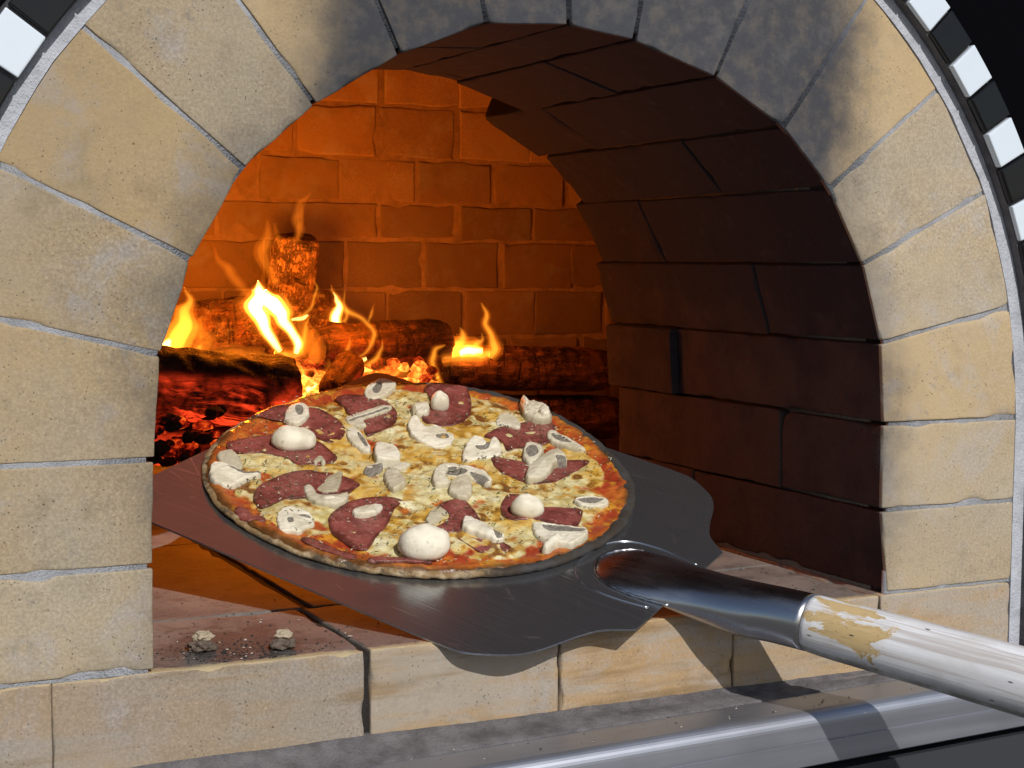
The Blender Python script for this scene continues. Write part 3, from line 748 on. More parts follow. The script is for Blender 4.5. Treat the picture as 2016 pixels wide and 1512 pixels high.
for si, poly in enumerate(SAL):
    P = closed_spline([pz(x, y, .0085) for x, y in poly], 96); c = P.mean(0); V = []; ed = []; thf = min(1, min(np.ptp(P[:, 0]), np.ptp(P[:, 1]))/.032)
    S_ = [1.0, 1.0, .985, .95, .86, .7, .5, .3, .12]; Hs = [-.001, .0004, .0010, .0014, .0014, .0014, .0014, .0014, .0014]
    for s_, hh in zip(S_, Hs):
        for k, p in enumerate(P):
            q = c+(p-c)*s_*(1+.012*N3(k*.5, si, 0)); h = hgt(q[0], q[1])+.0015*thf; hh = hh*thf if hh > 0 else hh
            curl = thf*.0022*max(0, N3(p[0]*30+si, p[1]*30, 3))*(s_**6)
            V.append((q[0], q[1], h+hh+curl+.0006*N3(q[0]*60, q[1]*60, si)*thf+.0002*N3(q[0]*140, q[1]*140, si)*thf)); ed.append(s_)
    F = []; kk = len(P)
    for i in range(len(S_)-1):
        for j in range(kk): F.append((i*kk+j, i*kk+(j+1) % kk, (i+1)*kk+(j+1) % kk, (i+1)*kk+j))
    F.append(tuple((len(S_)-1)*kk+j for j in range(kk)))
    o = mesh('salami_slice', V, F, SM, pizza, attrs={'edge': ed})
    bmx = bmesh.new(); bmx.from_mesh(o.data); bmesh.ops.recalc_face_normals(bmx, faces=bmx.faces[:])
    if sum(f.normal.z*f.calc_area() for f in bmx.faces) < 0:
        for f in bmx.faces: f.normal_flip()
    bmx.to_mesh(o.data); bmx.free()

# mushrooms
def mush_mat():
    t = NT('mushroom_flesh'); n1 = t.noise(35, 5, .6); n2 = t.noise(300, 3)
    tone = t.attr('tone'); col = t.mix(tone, (.76, .71, .58), (.38, .33, .215))
    col = t.mix(t.rng(n1, .45, .72, 0, .6), col, (.55, .48, .33)); col = t.mix(t.rng(t.noise(90, 5, .7, dist=.5), .56, .70, 0, .55), col, (.33, .26, .16)); g = t.attr('gill')
    st_ = t.noise(1, 3, .6, src=t.mp((900, 200, 200)))
    col = t.mix(t.rng(g, .35, .65), col, t.mix(t.rng(st_, .4, .6), (.14, .125, .10), (.27, .24, .20)))
    v = t.vor(150); col = t.mix(t.math('MULTIPLY', t.rng(v, .05, .10, .9, 0), t.rng(t.noise(28), .52, .6)), col, (.10, .09, .05))
    t.set(base=col, rough=.55, spec=.35, sss=.12); t.b.inputs['Subsurface Radius'].default_value = (.004, .003, .002)
    t.bump(t.math('ADD', n2, t.math('ADD', t.math('MULTIPLY', n1, 3), t.math('MULTIPLY', t.noise(160, 5, .7, dist=.5), 1.0))), .32, .0009)
    return t.m
MM = mush_mat()
def place(name, V, F, u, v, rot, tilt, lift, tone=0, gill=None, roll=0):
    h = hgt(u, v)+.0012+lift
    T = Matrix.Translation((u, v, h)) @ Matrix.Rotation(rot, 4, 'Z') @ Matrix.Rotation(tilt, 4, 'X') @ Matrix.Rotation(roll, 4, 'Y')
    V = [tuple(T @ Vector(p)) for p in V]
    o = mesh(name, V, F, MM, pizza, attrs={'tone': [min(1, tone+.7*max(0, N3(p[0]*75, p[1]*75, p[2]*60)+.05)) for p in V], 'gill': gill or [0]*len(V)})
    bmx = bmesh.new(); bmx.from_mesh(o.data); bmesh.ops.recalc_face_normals(bmx, faces=bmx.faces[:]); bmx.to_mesh(o.data); bmx.free()
    return o
def cap_shape(w, d, h, seed):                # rounded button cap, domed top, tucked-under rim
    rings = []; n = 64
    for s_, z in [(.05, -.15), (.55, -.16), (.82, -.05), (.97, .12), (1.0, .3), (.96, .5), (.92, .59), (.86, .68), (.78, .76), (.70, .83), (.59, .89), (.48, .935), (.36, .965), (.24, .985), (.12, .997), (.04, 1.0)]:
        rings.append([((w/2)*s_*math.cos(t)*(1+.06*N3(math.cos(t)*1.4, math.sin(t)*1.4, seed)), (d/2)*s_*math.sin(t)*(1+.06*N3(math.cos(t)*1.3, math.sin(t)*1.3, seed+3)), h*z*(1+.16*N3(math.cos(t)*s_*1.3, math.sin(t)*s_*1.3, seed+5))) for t in np.linspace(0, 2*math.pi, n, endpoint=False)])
    return loft(rings)
MU = 1/7430*1.02                             # metres per unit of the enlarged crops, across the view
# in the pizza plane, the photo's right is direction RD and its 'away' is direction UD
p0 = pz(800, 950); RDv = pz(860, 950)-p0; UDv = pz(800, 920)-p0
RD = math.atan2(RDv[1], RDv[0]); FS = (np.linalg.norm(UDv)/30)/(np.linalg.norm(RDv)/60)*1.0
U1 = np.linalg.norm(RDv)/60/3.436           # one crop unit across; away needs FS times as much
T = math.radians
def sdist(Q, P):                             # signed distance of points Q to the closed polyline P (+ inside), and nearest point
    A = P; B = np.roll(P, -1, 0); d = B-A; best = np.full(len(Q), 1e9); npt = np.zeros_like(Q); ins = np.zeros(len(Q), bool)
    for a, b, e in zip(A, B, d):
        t = np.clip(((Q-a)@e)/(e@e+1e-18), 0, 1); c = a+t[:, None]*e; r = np.hypot(*(Q-c).T); m = r < best
        best[m] = r[m]; npt[m] = c[m]
        cr = ((a[1] > Q[:, 1]) != (b[1] > Q[:, 1])) & (Q[:, 0] < (b[0]-a[0])*(Q[:, 1]-a[1])/(b[1]-a[1]+1e-18)+a[0]); ins ^= cr
    return np.where(ins, best, -best), npt
PEND = []
def mtrace(out, th=.0045, tone=.1, name='mushroom_slice', gill=0, base=0, dome=.25, rough=1.0):
    """a slice of mushroom whose outline, read off the photo, lies on the pizza at its own height"""
    PEND.append(dict(out=out, th=th*.66, tone=tone, name=name, gill=gill, base=base, dome=dome, rough=rough, gl=[]))
def gl(out, base=0, tone=0): PEND[-1]['gl'].append(out)
def build_mush(d):
    th, base = d['th'], d['base']
    px = [(380+x/2.265, 730+y/2.265) for x, y in d['out']]
    c = np.mean([pz(a, b, .010) for a, b in px], 0); h0 = hgt(c[0], c[1])+.0006+base
    P = closed_spline([pz(a, b, h0+th*.85) for a, b in px], 80); c = P.mean(0); sd_ = d['out'][0][0]*.37
    G_ = [closed_spline([pz(380+x/2.265, 730+y/2.265, h0+th*.9) for x, y in g], 48) for g in d['gl']]
    P = P+np.array([(N3(p[0]*240, p[1]*240, sd_)*.0011, N3(p[0]*240, p[1]*240, sd_+5)*.0011) for p in P]); tl = .16*math.sin(sd_*3.1); ta = sd_*1.7
    st = .00072; lo, hi = P.min(0)-st, P.max(0)+st; xs_ = np.arange(lo[0], hi[0], st); ys_ = np.arange(lo[1], hi[1], st)
    Q = np.array([(x, y) for x in xs_ for y in ys_]); D, NP = sdist(Q, P); keep = D > -st*.75
    Q2 = np.where((D < 0)[:, None], NP, Q); D = np.maximum(D, 0); GD = np.full(len(Q), -1.0)
    for g in G_: GD = np.maximum(GD, sdist(Q, g)[0])
    mx = max(D.max(), 1e-4); e = min(.0022, max(.0012, th*.45)); ids = {}; V = []; gg = []; tn = []
    for k in np.nonzero(keep)[0]:
        x, y = Q2[k]; q = min(1, D[k]/e); pr = math.sqrt(max(0, 1-(1-q)**2))
        z = h0-.0008+(th+.0008)*pr+d['dome']*th*min(1, D[k]/mx)**.7
        z += pr*d['rough']*(.0011*N3(x*85, y*85, sd_)+.0005*N3(x*260, y*260, sd_))
        gv = min(1, max(0, (GD[k]+.0004)/.0008)) if GD[k] > -.9 else 0
        z -= .0013*gv*pr+(.0003*math.sin(x*5200+y*2100) if gv > .5 else 0)
        z += max(-.0012, tl*((x-c[0])*math.cos(ta)+(y-c[1])*math.sin(ta)))*min(1, pr*1.3)
        rim = math.exp(-(D[k]/.0011)**2)
        V.append((x, y, z)); ids[k] = len(V)-1; gg.append(1.0 if d['gill'] else max(gv, .40*rim)); tn.append(min(1, d['tone']+.6*max(0, N3(x*65, y*65, sd_))+.45*rim))
    ny = len(ys_); F = []; edges = {}
    for k in ids:
        q = (k, k+ny, k+ny+1, k+1)
        if (k % ny) < ny-1 and all(a in ids for a in q): F.append(tuple(ids[a] for a in q))
    for f in F:
        for a, b in zip(f, f[1:]+f[:1]): edges[(a, b)] = 1
    low = {}
    def dn(a):
        if a not in low: low[a] = len(V); V.append((V[a][0], V[a][1], h0-.004)); gg.append(.4); tn.append(tn[a])
        return low[a]
    for (a, b) in list(edges):
        if (b, a) not in edges: F.append((b, a, dn(a), dn(b)))
    o = mesh(d['name'], V, F, MM, pizza, attrs={'tone': tn, 'gill': gg})
    bmx = bmesh.new(); bmx.from_mesh(o.data); bmesh.ops.remove_doubles(bmx, verts=bmx.verts[:], dist=.00002); bmesh.ops.recalc_face_normals(bmx, faces=bmx.faces[:])
    if sum(f.normal.z*f.calc_area() for f in bmx.faces) < 0:
        for f in bmx.faces: f.normal_flip()
    bmx.to_mesh(o.data); bmx.free()
def dome(x, y, wd, dp, hh, tone=0, rot=0):
    u, v = pz(380+x/2.265, 730+y/2.265, .010); U = U1*3.436/2.265
    V, F = cap_shape(wd*U, dp*U, hh, x*.01); V = [(a+.0006*N3(a*130, b*130, c_*130+x), b, c_+.15*hh+(.0012*N3(a*70, b*70, x)+.0006*N3(a*230, b*230, c_*150))*(c_ > 0)) for a, b, c_ in V]
    place('mushroom_cap', V, F, u, v, RD+T(rot), T(6)*math.sin(x), -.0008, tone)
mtrace([(765, 80), (790, 50), (840, 32), (890, 50), (905, 70), (880, 95), (840, 118), (790, 122), (765, 105)], .006, .1); gl([(800, 75), (830, 52), (842, 70), (826, 100), (808, 100)], .0066)
mtrace([(405, 205), (420, 160), (460, 142), (505, 146), (520, 175), (510, 210), (470, 235), (420, 228)], .009, .1); gl([(455, 162), (475, 150), (492, 175), (482, 200), (462, 192)], .0104)
dome(446, 325, 208, 150, .0185, .05)
mtrace([(680, 200), (740, 182), (830, 162), (882, 160), (880, 177), (800, 204), (765, 218), (772, 250), (700, 237), (683, 218)], .006, .4); gl([(700, 214), (780, 192), (862, 170), (866, 178), (780, 201), (705, 222)], .0064, .3)
mtrace([(682, 265), (710, 250), (740, 262), (770, 300), (795, 345), (770, 357), (720, 332), (690, 300)], .0055, .12); gl([(733, 272), (757, 292), (778, 332), (765, 335), (742, 302)], .006)
mtrace([(806, 345), (820, 318), (870, 320), (918, 340), (925, 385), (880, 402), (812, 392)], .011, .05, 'mushroom_chunk', dome=.1)
mtrace([(108, 372), (160, 360), (190, 370), (228, 420), (200, 437), (150, 427), (112, 402)], .008, .75, 'mushroom_chunk')
mtrace([(70, 455), (85, 424), (130, 420), (230, 440), (300, 440), (297, 457), (230, 482), (170, 510), (110, 505), (78, 485)], .009, .08, dome=.35); gl([(150, 430), (220, 441), (298, 442), (290, 452), (210, 453)], .0095)
mtrace([(535, 405), (550, 380), (575, 380), (592, 405), (578, 422), (562, 402), (548, 418)], .005, .5)
mtrace([(768, 428), (830, 402), (950, 405), (968, 422), (920, 444), (860, 430), (800, 440)], .006, .3); mtrace([(762, 438), (790, 424), (846, 420), (838, 446), (792, 464), (765, 458)], .004, .2, 'mushroom_gills', 1)
mtrace([(850, 445), (900, 430), (940, 470), (947, 505), (900, 532), (870, 515), (852, 480)], .009, .6, 'mushroom_chunk')
mtrace([(1065, 482), (1075, 440), (1110, 414), (1142, 425), (1130, 460), (1150, 495), (1100, 512), (1075, 505)], .009, .25)
mtrace([(1105, 418), (1160, 408), (1240, 428), (1300, 458), (1334, 495), (1312, 507), (1262, 490), (1200, 468), (1140, 460)], .0055, .1); gl([(1125, 432), (1180, 424), (1222, 446), (1200, 460), (1145, 458)], .0062); gl([(1236, 452), (1290, 474), (1318, 498), (1290, 502), (1250, 480)], .0062)
mtrace([(1150, 492), (1200, 467), (1240, 482), (1246, 540), (1215, 566), (1160, 552), (1140, 530)], .009, .6, 'mushroom_chunk')
mtrace([(955, 245), (970, 215), (1000, 210), (1020, 230), (1038, 250), (1080, 235), (1130, 255), (1166, 285), (1150, 322), (1100, 336), (1040, 326), (980, 297), (960, 270)], .006, .0); gl([(1085, 280), (1120, 272), (1142, 290), (1115, 302), (1090, 294)], .0072, .2)
mtrace([(985, 143), (1050, 147), (1050, 188), (1000, 187), (985, 170)], .010, .1, 'mushroom_stem'); mtrace([(970, 164), (988, 142), (996, 175), (982, 188)], .010, 1.0, 'mushroom_stem'); dome(1100, 160, 92, 90, .017, .05)
mtrace([(1350, 217), (1370, 192), (1430, 202), (1460, 230), (1455, 257), (1400, 247), (1350, 237)], .006, .25)
mtrace([(1460, 130), (1475, 110), (1500, 130), (1560, 142), (1600, 190), (1590, 212), (1530, 212), (1480, 192), (1462, 160)], .010, .5, 'mushroom_chunk', rough=3); mtrace([(1462, 120), (1478, 108), (1500, 138), (1490, 160), (1468, 145)], .013, .1); mtrace([(1540, 165), (1575, 160), (1598, 190), (1570, 200), (1545, 190)], .013, .2, rough=2)
mtrace([(1198, 378), (1215, 332), (1250, 302), (1290, 306), (1315, 318), (1342, 297), (1370, 320), (1382, 357), (1350, 377), (1280, 387), (1220, 392)], .0065, .02); gl([(1258, 338), (1300, 333), (1314, 306), (1325, 322), (1312, 346), (1275, 352)], .0073, .2)
mtrace([(1575, 277), (1600, 262), (1650, 285), (1720, 325), (1752, 352), (1700, 347), (1620, 322), (1585, 305)], .0055, .3); gl([(1598, 280), (1640, 290), (1685, 320), (1650, 320), (1610, 302)], .006)
mtrace([(1468, 362), (1480, 327), (1520, 320), (1562, 340), (1557, 370), (1530, 405), (1500, 415), (1475, 392)], .009, .35); gl([(1483, 352), (1500, 335), (1530, 343), (1538, 368), (1505, 388), (1490, 376)], .0105)
mtrace([(1480, 465), (1495, 422), (1530, 392), (1570, 372), (1620, 362), (1664, 390), (1662, 412), (1622, 414), (1597, 442), (1560, 472), (1500, 480)], .011, .45, 'mushroom_chunk', dome=.4); gl([(1615, 392), (1655, 396), (1662, 412), (1628, 412)], .0125)
mtrace([(1698, 573), (1750, 560), (1830, 562), (1854, 580), (1830, 602), (1770, 607), (1720, 597)], .006, .2); gl([(1714, 573), (1760, 565), (1828, 570), (1795, 590), (1740, 589)], .0066)
dome(1490, 622, 145, 105, .0165, .12, -10)
mtrace([(1195, 687), (1210, 660), (1260, 662), (1330, 690), (1380, 718), (1387, 742), (1350, 747), (1280, 728), (1210, 708)], .009, .02, 'mushroom_cap', dome=.5); gl([(1338, 704), (1365, 706), (1380, 735), (1357, 741), (1342, 724)], .0115)
mtrace([(1508, 688), (1530, 668), (1620, 680), (1720, 698), (1760, 717), (1757, 745), (1700, 782), (1640, 777), (1560, 747), (1520, 715)], .008, .08); gl([(1560, 682), (1640, 688), (1742, 712), (1735, 730), (1680, 727), (1600, 714), (1570, 702)], .0092)
mtrace([(1553, 782), (1590, 742), (1620, 727), (1642, 742), (1620, 767), (1580, 795)], .012, .0, 'mushroom_stem', dome=.3)
dome(1028, 808, 218, 160, .0245, .08)
mtrace([(1040, 662), (1060, 620), (1110, 600), (1142, 615), (1132, 652), (1080, 682), (1045, 692)], .004, .75)
mtrace([(708, 632), (730, 602), (790, 588), (842, 590), (837, 620), (790, 640), (740, 644)], .0035, .0, base=.003)
mtrace([(370, 652), (390, 620), (440, 608), (500, 620), (530, 640), (542, 680), (500, 702), (480, 716), (440, 714), (390, 710), (375, 680)], .0055, .02); gl([(420, 660), (440, 654), (447, 672), (427, 677)], .0064, .3); gl([(470, 640), (510, 640), (525, 655), (490, 652)], .0064, .6)
mtrace([(490, 512), (530, 505), (560, 545), (620, 555), (692, 545), (687, 577), (640, 600), (570, 592), (510, 562)], .008, .45); mtrace([(560, 558), (620, 561), (645, 574), (600, 583), (567, 571)], .0095, .0, 'mushroom_chunk')
mtrace([(560, 502), (600, 472), (662, 447), (662, 492), (642, 537), (580, 542), (545, 527)], .0045, .85)

for d_ in PEND: build_mush(d_)
# dried herbs scattered over the top: too many to count
hm = flat('dried_herb', (.07, .075, .03), .8); hm2 = flat('pale_herb', (.55, .50, .36), .7)
mb = MB(); rr = random.Random(11)
for k in range(2200):
    a = rr.uniform(0, 6.283); r = .185*math.sqrt(rr.random()); x, y = r*math.cos(a), r*math.sin(a)
    if N3(x*18, y*18, 30) < rr.uniform(-.35, .25): continue
    z = hgt(x, y)+.0036+.0004*rr.random(); L = rr.uniform(.0008, .0030)*(1 if rr.random() < .75 else 1.6); w_ = rr.uniform(.0002, .0005); t = rr.uniform(0, 6.28)
    dx, dy = math.cos(t)*L/2, math.sin(t)*L/2; sx, sy = -math.sin(t)*w_, math.cos(t)*w_; m_ = 0 if rr.random() < .72 else 1
    z2 = z+rr.uniform(0, .0008)
    V = [(x-dx-sx, y-dy-sy, z), (x+dx-sx, y+dy-sy, z2), (x+dx+sx, y+dy+sy, z2), (x-dx+sx, y-dy+sy, z)]; V += [(p[0], p[1], p[2]+.0003) for p in V]
    mb.add(V, [(3, 2, 1, 0), (4, 5, 6, 7), (0, 1, 5, 4), (1, 2, 6, 5), (2, 3, 7, 6), (3, 0, 4, 7)], m_)
o = mb.obj('dried_herbs', [hm, hm2], pizza, smooth=False); tag(o, kind='stuff')

# ================================================================== FIREWOOD
def wood_mat(name, bark, deep, glow=0, ash=0, cr=34, glowcol=(1, .055, .012)):
    t = NT(name); X, Y, Z = t.xyz()
    n1 = t.noise(16, 5, .65); n2 = t.noise(120, 4, .65)
    wv = t.mp((7, 26, 26), src=t.co)
    wn = t.n('ShaderNodeTexNoise'); wn.inputs['Scale'].default_value = 26; wn.inputs['Detail'].default_value = 5
    vm = t.n('ShaderNodeVectorMath', operation='MULTIPLY_ADD'); t.link(wn.outputs['Color'], vm.inputs[0]); vm.inputs[1].default_value = (.035, .035, .035); t.link(t.co, vm.inputs[2])
    crk = t.vor(1, 'DISTANCE_TO_EDGE', src=t.mp((cr*1.5, cr*.8, cr*.8), src=vm.outputs[0]))
    if cr < 50: crk = t.math('ADD', crk, t.rng(t.noise(28, 3), .42, .62, 0, .12))
    crk2 = t.noise(1, 6, .7, src=wv, dist=1.0)
    col = t.mix(t.rng(n1, .35, .7), bark, deep)
    fb = t.noise(1, 5, .7, src=t.mp((12, 85, 85)), dist=.3); col = t.mix(t.rng(fb, .48, .66, 0, .6), col, tuple(min(1, 1.7*c) for c in bark)); col = t.mix(t.rng(fb, .46, .34, 0, .7), col, tuple(.35*c for c in deep))
    tr = t.noise(1, 4, .6, src=t.mp((75, 14, 14), loc=(5, 5, 5)), dist=.5); col = t.mix(t.rng(tr, .60, .68, 0, .85), col, (.006, .005, .004))
    col = t.mix(t.rng(crk, 0, .05, .85, 0), col, (.008, .006, .005))
    if ash: col = t.mix(t.rng(t.noise(22, 5, .7, src=t.mp(loc=(4, 1, 9))), .45, .62, 0, ash), col, (.42, .38, .34))
    t.set(base=col, rough=.9, spec=.15)
    if glow:
        g = t.math('MULTIPLY', t.rng(crk2, .42, .70), t.rng(t.noise(9, 4, src=t.mp(loc=(1, 2, 5))), .40, .60))
        g = t.math('MULTIPLY', g, t.rng(Z, .022, -.02)); g = t.math('ADD', g, t.math('MULTIPLY', t.rng(Z, .03, -.04, 0, .03), t.rng(n2, .3, .7)))
        t.set(em=glowcol, ems=t.math('MULTIPLY', g, glow*.6))
    h = t.math('ADD', t.math('MULTIPLY', t.rng(crk, 0, .14), 1.6), t.math('ADD', t.math('MULTIPLY', fb, 1.6), t.math('MULTIPLY', n1, 2))); h = t.math('SUBTRACT', h, t.rng(tr, .58, .68, 0, 1.2))
    t.bump(h, 1.0, .0035)
    return t.m
def make_log(A, B, R, mat, label, seed=0, split=0, knobs=.1, cat='log', flatz=1.0, group='burning logs in the oven'):
    A, B = np.array(A, float), np.array(B, float); L = np.linalg.norm(B-A); x = Vector(B-A).normalized()
    z = (Vector((0, 0, 1)) if abs(x.z) < .85 else Vector((0, -1, .2))); z = (z-x*z.dot(x)).normalized(); y = z.cross(x)
    Mx = Matrix(((x.x, y.x, z.x, A[0]), (x.y, y.y, z.y, A[1]), (x.z, y.z, z.z, A[2]), (0, 0, 0, 1)))
    e = empty('log', Mx); tag(e, label, cat, group)
    rings = []; n = 56; nx = max(20, int(L/.0045))
    def rad(s_, t):
        c, s2 = math.cos(t), math.sin(t)
        r = R*(1+knobs*fbm(s_*L*14, c*1.3+seed, s2*1.3, 3)+.05*N3(s_*L*70, c*3, s2*3+seed))
        if split: r *= 1-.22*max(0, math.cos(t-split))**2
        r -= R*.10*max(0, N3(s_*L*40+seed, c*5, s2*5))
        return r
    for i in range(nx+1):
        s_ = i/nx; tp = 1-.10*(abs(2*s_-1)**8)
        rings.append([(s_*L+.006*N3(math.cos(t), math.sin(t), seed+s_*2), rad(s_, t)*tp*math.cos(t), flatz*rad(s_, t)*tp*math.sin(t)) for t in np.linspace(0, 2*math.pi, n, endpoint=False)])
    V, F = loft(rings, cap=False)
    mesh('bark', V, F, mat, e)
    for s_, nm in ((0, -1), (1, 1)):         # sawn or burnt ends
        V = []; F = []; base = rings[0 if s_ == 0 else -1]
        c = np.mean(base, 0); rg = []
        for q in (1.0, .93, .6, .3, .05): rg.append([tuple(c+(np.array(p)-c)*q+np.array([nm*(.003 if q < 1 else 0)+.002*N3(p[1]*90*q, p[2]*90*q, seed), 0, 0])) for p in base])
        V, F = loft(rg, cap=False); F.append(tuple(4*n+j for j in range(n)))
        o = mesh('cut_end', V, F, mat, e)
        bmx = bmesh.new(); bmx.from_mesh(o.data); bmesh.ops.recalc_face_normals(bmx, faces=bmx.faces[:]); bmx.to_mesh(o.data); bmx.free()
    return e
W1 = wood_mat('charred_bark', (.040, .024, .016), (.012, .009, .008), glow=9)
W2 = wood_mat('ashen_cracked_wood', (.16, .095, .060), (.10, .058, .038), ash=.45, cr=62)
W6 = wood_mat('pale_block_cracked_wood', (.30, .19, .12), (.20, .12, .075), ash=.15, cr=51)
W5 = wood_mat('reddish_split_wood', (.085, .040, .026), (.040, .020, .014), ash=.15, cr=40)
W3 = wood_mat('brown_bark', (.16, .075, .042), (.06, .03, .02))
W4 = wood_mat('scorched_bark', (.070, .036, .022), (.022, .014, .011), glow=1.2)
def py(px, py_, y): return atY(px, py_, y)
make_log(py(215, 752, .80), py(572, 772, .80), .046, W1, 'thick black charred log at the front left of the fire, glowing red along its underside', 1, knobs=.14)
make_log(py(200, 838, .86)-np.array([0, 0, .012]), py(470, 868, .84), .034, W1, 'low blackened log lying in red embers beneath the thick front left log', 5, knobs=.18)
make_log(py(554, 700, 1.12), py(584, 470, 1.08), .0345, W6, 'upright pale cracked log standing above the flames', 2, knobs=.06)
make_log(py(330, 655, 1.06), py(560, 632, 1.04), .040, W5, 'rear left log behind the bright flame, reddish and peeling', 3, knobs=.14)
make_log(py(545, 722, 1.0), py(640, 690, 1.02), .030, W5, 'short orange lit log end in the middle just under the bright flame', 8, knobs=.1)
make_log(py(618, 690, .93), py(868, 672, .98), .0335, W4, 'round dark log lying across the middle with small flames over it', 4, knobs=.10)
make_log(py(868, 722, 1.0), py(1188, 728, 1.0), .0315, W3, 'upper log of the two at the right, rough brown bark under the orange flame', 6, knobs=.10, flatz=1.05)
make_log(py(900, 822, 1.02), py(1203, 822, 1.02), .0335, W3, 'lower log of the two at the right, mostly hidden behind the pizza', 7, knobs=.08, flatz=1.05)
make_log(py(628, 600, 1.10), py(640, 690, 1.02), .030, W2, 'small stub of log leaning behind the round dark middle log', 9, knobs=.12)
make_log(py(655, 770, .86), py(690, 715, .90), .022, W4, 'small dark wedge of charcoal standing in the glowing embers', 10, knobs=.25, cat='charcoal')
make_log(py(700, 735, .95), py(850, 715, .97), .028, W4, 'half burnt log under the round middle log, glowing red below', 12, knobs=.16)

def ember_mat():
    t = NT('glowing_embers'); n1 = t.noise(22, 5, .65, dist=.5); n2 = t.noise(90, 4, .6)
    heat = t.attr('tone')
    ck = t.vor(120, 'DISTANCE_TO_EDGE'); k = t.math('ADD', t.math('MULTIPLY', heat, .55), t.math('ADD', t.math('MULTIPLY', n1, 1.3), t.math('MULTIPLY', n2, .9)))
    k = t.math('ADD', k, t.rng(ck, 0, .22, .10, 0)); k = t.rng(k, .92, 1.95)
    col = t.mix(t.rng(k, .1, .7), (1, .03, .006), (1, .22, .02)); col = t.mix(t.rng(k, .6, 1), col, (1, .42, .07))
    t.set(base=(.010, .008, .008), rough=.95, em=col, ems=t.math('MULTIPLY', t.math('POWER', k, 1.4), 3.2)); t.bump(n2, 1, .004)
    return t.m
mb = MB(); rr = random.Random(5)
def coal(c, r, tone, sd):
    bmx = bmesh.new(); bmesh.ops.create_icosphere(bmx, subdivisions=2, radius=1)
    s = (rr.uniform(.8, 1.4), rr.uniform(.7, 1.2), rr.uniform(.5, .9)); V = []
    for v in bmx.verts:
        q = v.co*(1+.35*N3(v.co.x*1.5+sd, v.co.y*1.5, v.co.z*1.5)); V.append((c[0]+q.x*r*s[0], c[1]+q.y*r*s[1], c[2]+q.z*r*s[2]))
    mb.add(V, [tuple(v.index for v in f.verts) for f in bmx.faces], 0, tone); bmx.free()
for k in range(560):
    y_ = rr.uniform(.90, 1.06); c = atY(rr.uniform(572, 850), rr.uniform(712, 840), y_)
    coal((c[0], c[1], max(.008, c[2])), rr.uniform(.006, .014), rr.uniform(-.3, .95), k)
for k in range(130):
    y_ = rr.uniform(.72, .92); c = atY(rr.uniform(230, 470), rr.uniform(788, 900), y_)
    coal((c[0], c[1], max(.006, c[2]-.01)), rr.uniform(.006, .013), rr.uniform(-.9, .25), k)
for k in range(70):
    p = py(rr.uniform(840, 1180), 800, rr.uniform(.95, 1.1)); coal((p[0], p[1], rr.uniform(.0, .02)), rr.uniform(.008, .016), rr.uniform(-.9, -.3), k)
o = mb.obj('embers', ember_mat(), None); tag(o, kind='stuff'); o['label'] = 'bed of glowing red and orange embers between the logs'

# flames: closed tongues of glowing gas
def flame_mat(name, col, s_):
    m = bpy.data.materials.new(name); m.use_nodes = True; t = m.node_tree; t.nodes.clear()
    o = t.nodes.new('ShaderNodeOutputMaterial'); e = t.nodes.new('ShaderNodeEmission'); e.inputs[0].default_value = (*col, 1); e.inputs[1].default_value = s_
    t.links.new(e.outputs[0], o.inputs['Volume']); m.cycles.homogeneous_volume = True
    return m
FL = {'faint': [(1.1, flame_mat('flame_veil', (1, .20, .010), 15)), (.6, flame_mat('flame_veil_core', (1, .24, .012), 24))],
      'orange': [(1.25, flame_mat('flame_edge', (1, .20, .010), 16)), (.85, flame_mat('flame_orange', (1, .27, .014), 42)), (.48, flame_mat('flame_yellow', (1, .38, .03), 110))],
      'hot': [(2.3, flame_mat('flame_halo', (1, .18, .008), 7)), (1.55, flame_mat('flame_fringe', (1, .22, .012), 20)), (1.15, flame_mat('flame_bright', (1, .42, .045), 170)), (.74, flame_mat('flame_white', (1, .60, .18), 620))]}
FO, FM, FH = 'faint', 'orange', 'hot'
def tongue(parent, pts, y, mat, name, seed=0, depth=.8, scale=1):
    """pts: (px, py, half width in px); y: distance into the oven"""
    s_ = spline([(a, b, c) for a, b, c in pts], max(24, len(pts)*9)); rings = []
    mpp = np.linalg.norm(atY(1000, 600, y)-atY(1001, 600, y))*.87
    P = [atY(a, b, y) for a, b, c in s_]
    right = CR; dep = np.cross(CU, CR); dep = CF
    for i, (a, b, c) in enumerate(s_):
        d = P[min(i+1, len(P)-1)]-P[max(i-1, 0)]; d = d/(np.linalg.norm(d)+1e-9)
        sx = np.cross(CF, d); sx /= np.linalg.norm(sx)+1e-9
        R = max(c*1.32, .25)*mpp*scale; ring = []; f_ = i/len(P)
        ctr = P[i]+CF*.010*N3(i*.13, seed, 2)+sx*(.7*mpp*min(c, 14)*f_*N3(i*.10, seed*1.7, 6))
        for t in np.linspace(0, 2*math.pi, 16, endpoint=False):
            k = 1+.16*N3(i*.16+seed, math.cos(t)*1.5, math.sin(t)*1.5)
            ring.append(tuple(ctr+(sx*math.cos(t)+CF*math.sin(t)*depth)*R*k))
        rings.append(ring)
    V, F = loft(rings)
    inv = parent.matrix_world.inverted()
    o = mesh(name, V, F, mat, parent, inv=inv)
    bmx = bmesh.new(); bmx.from_mesh(o.data); bmesh.ops.recalc_face_normals(bmx, faces=bmx.faces[:]); bmx.to_mesh(o.data); bmx.free()
    return o
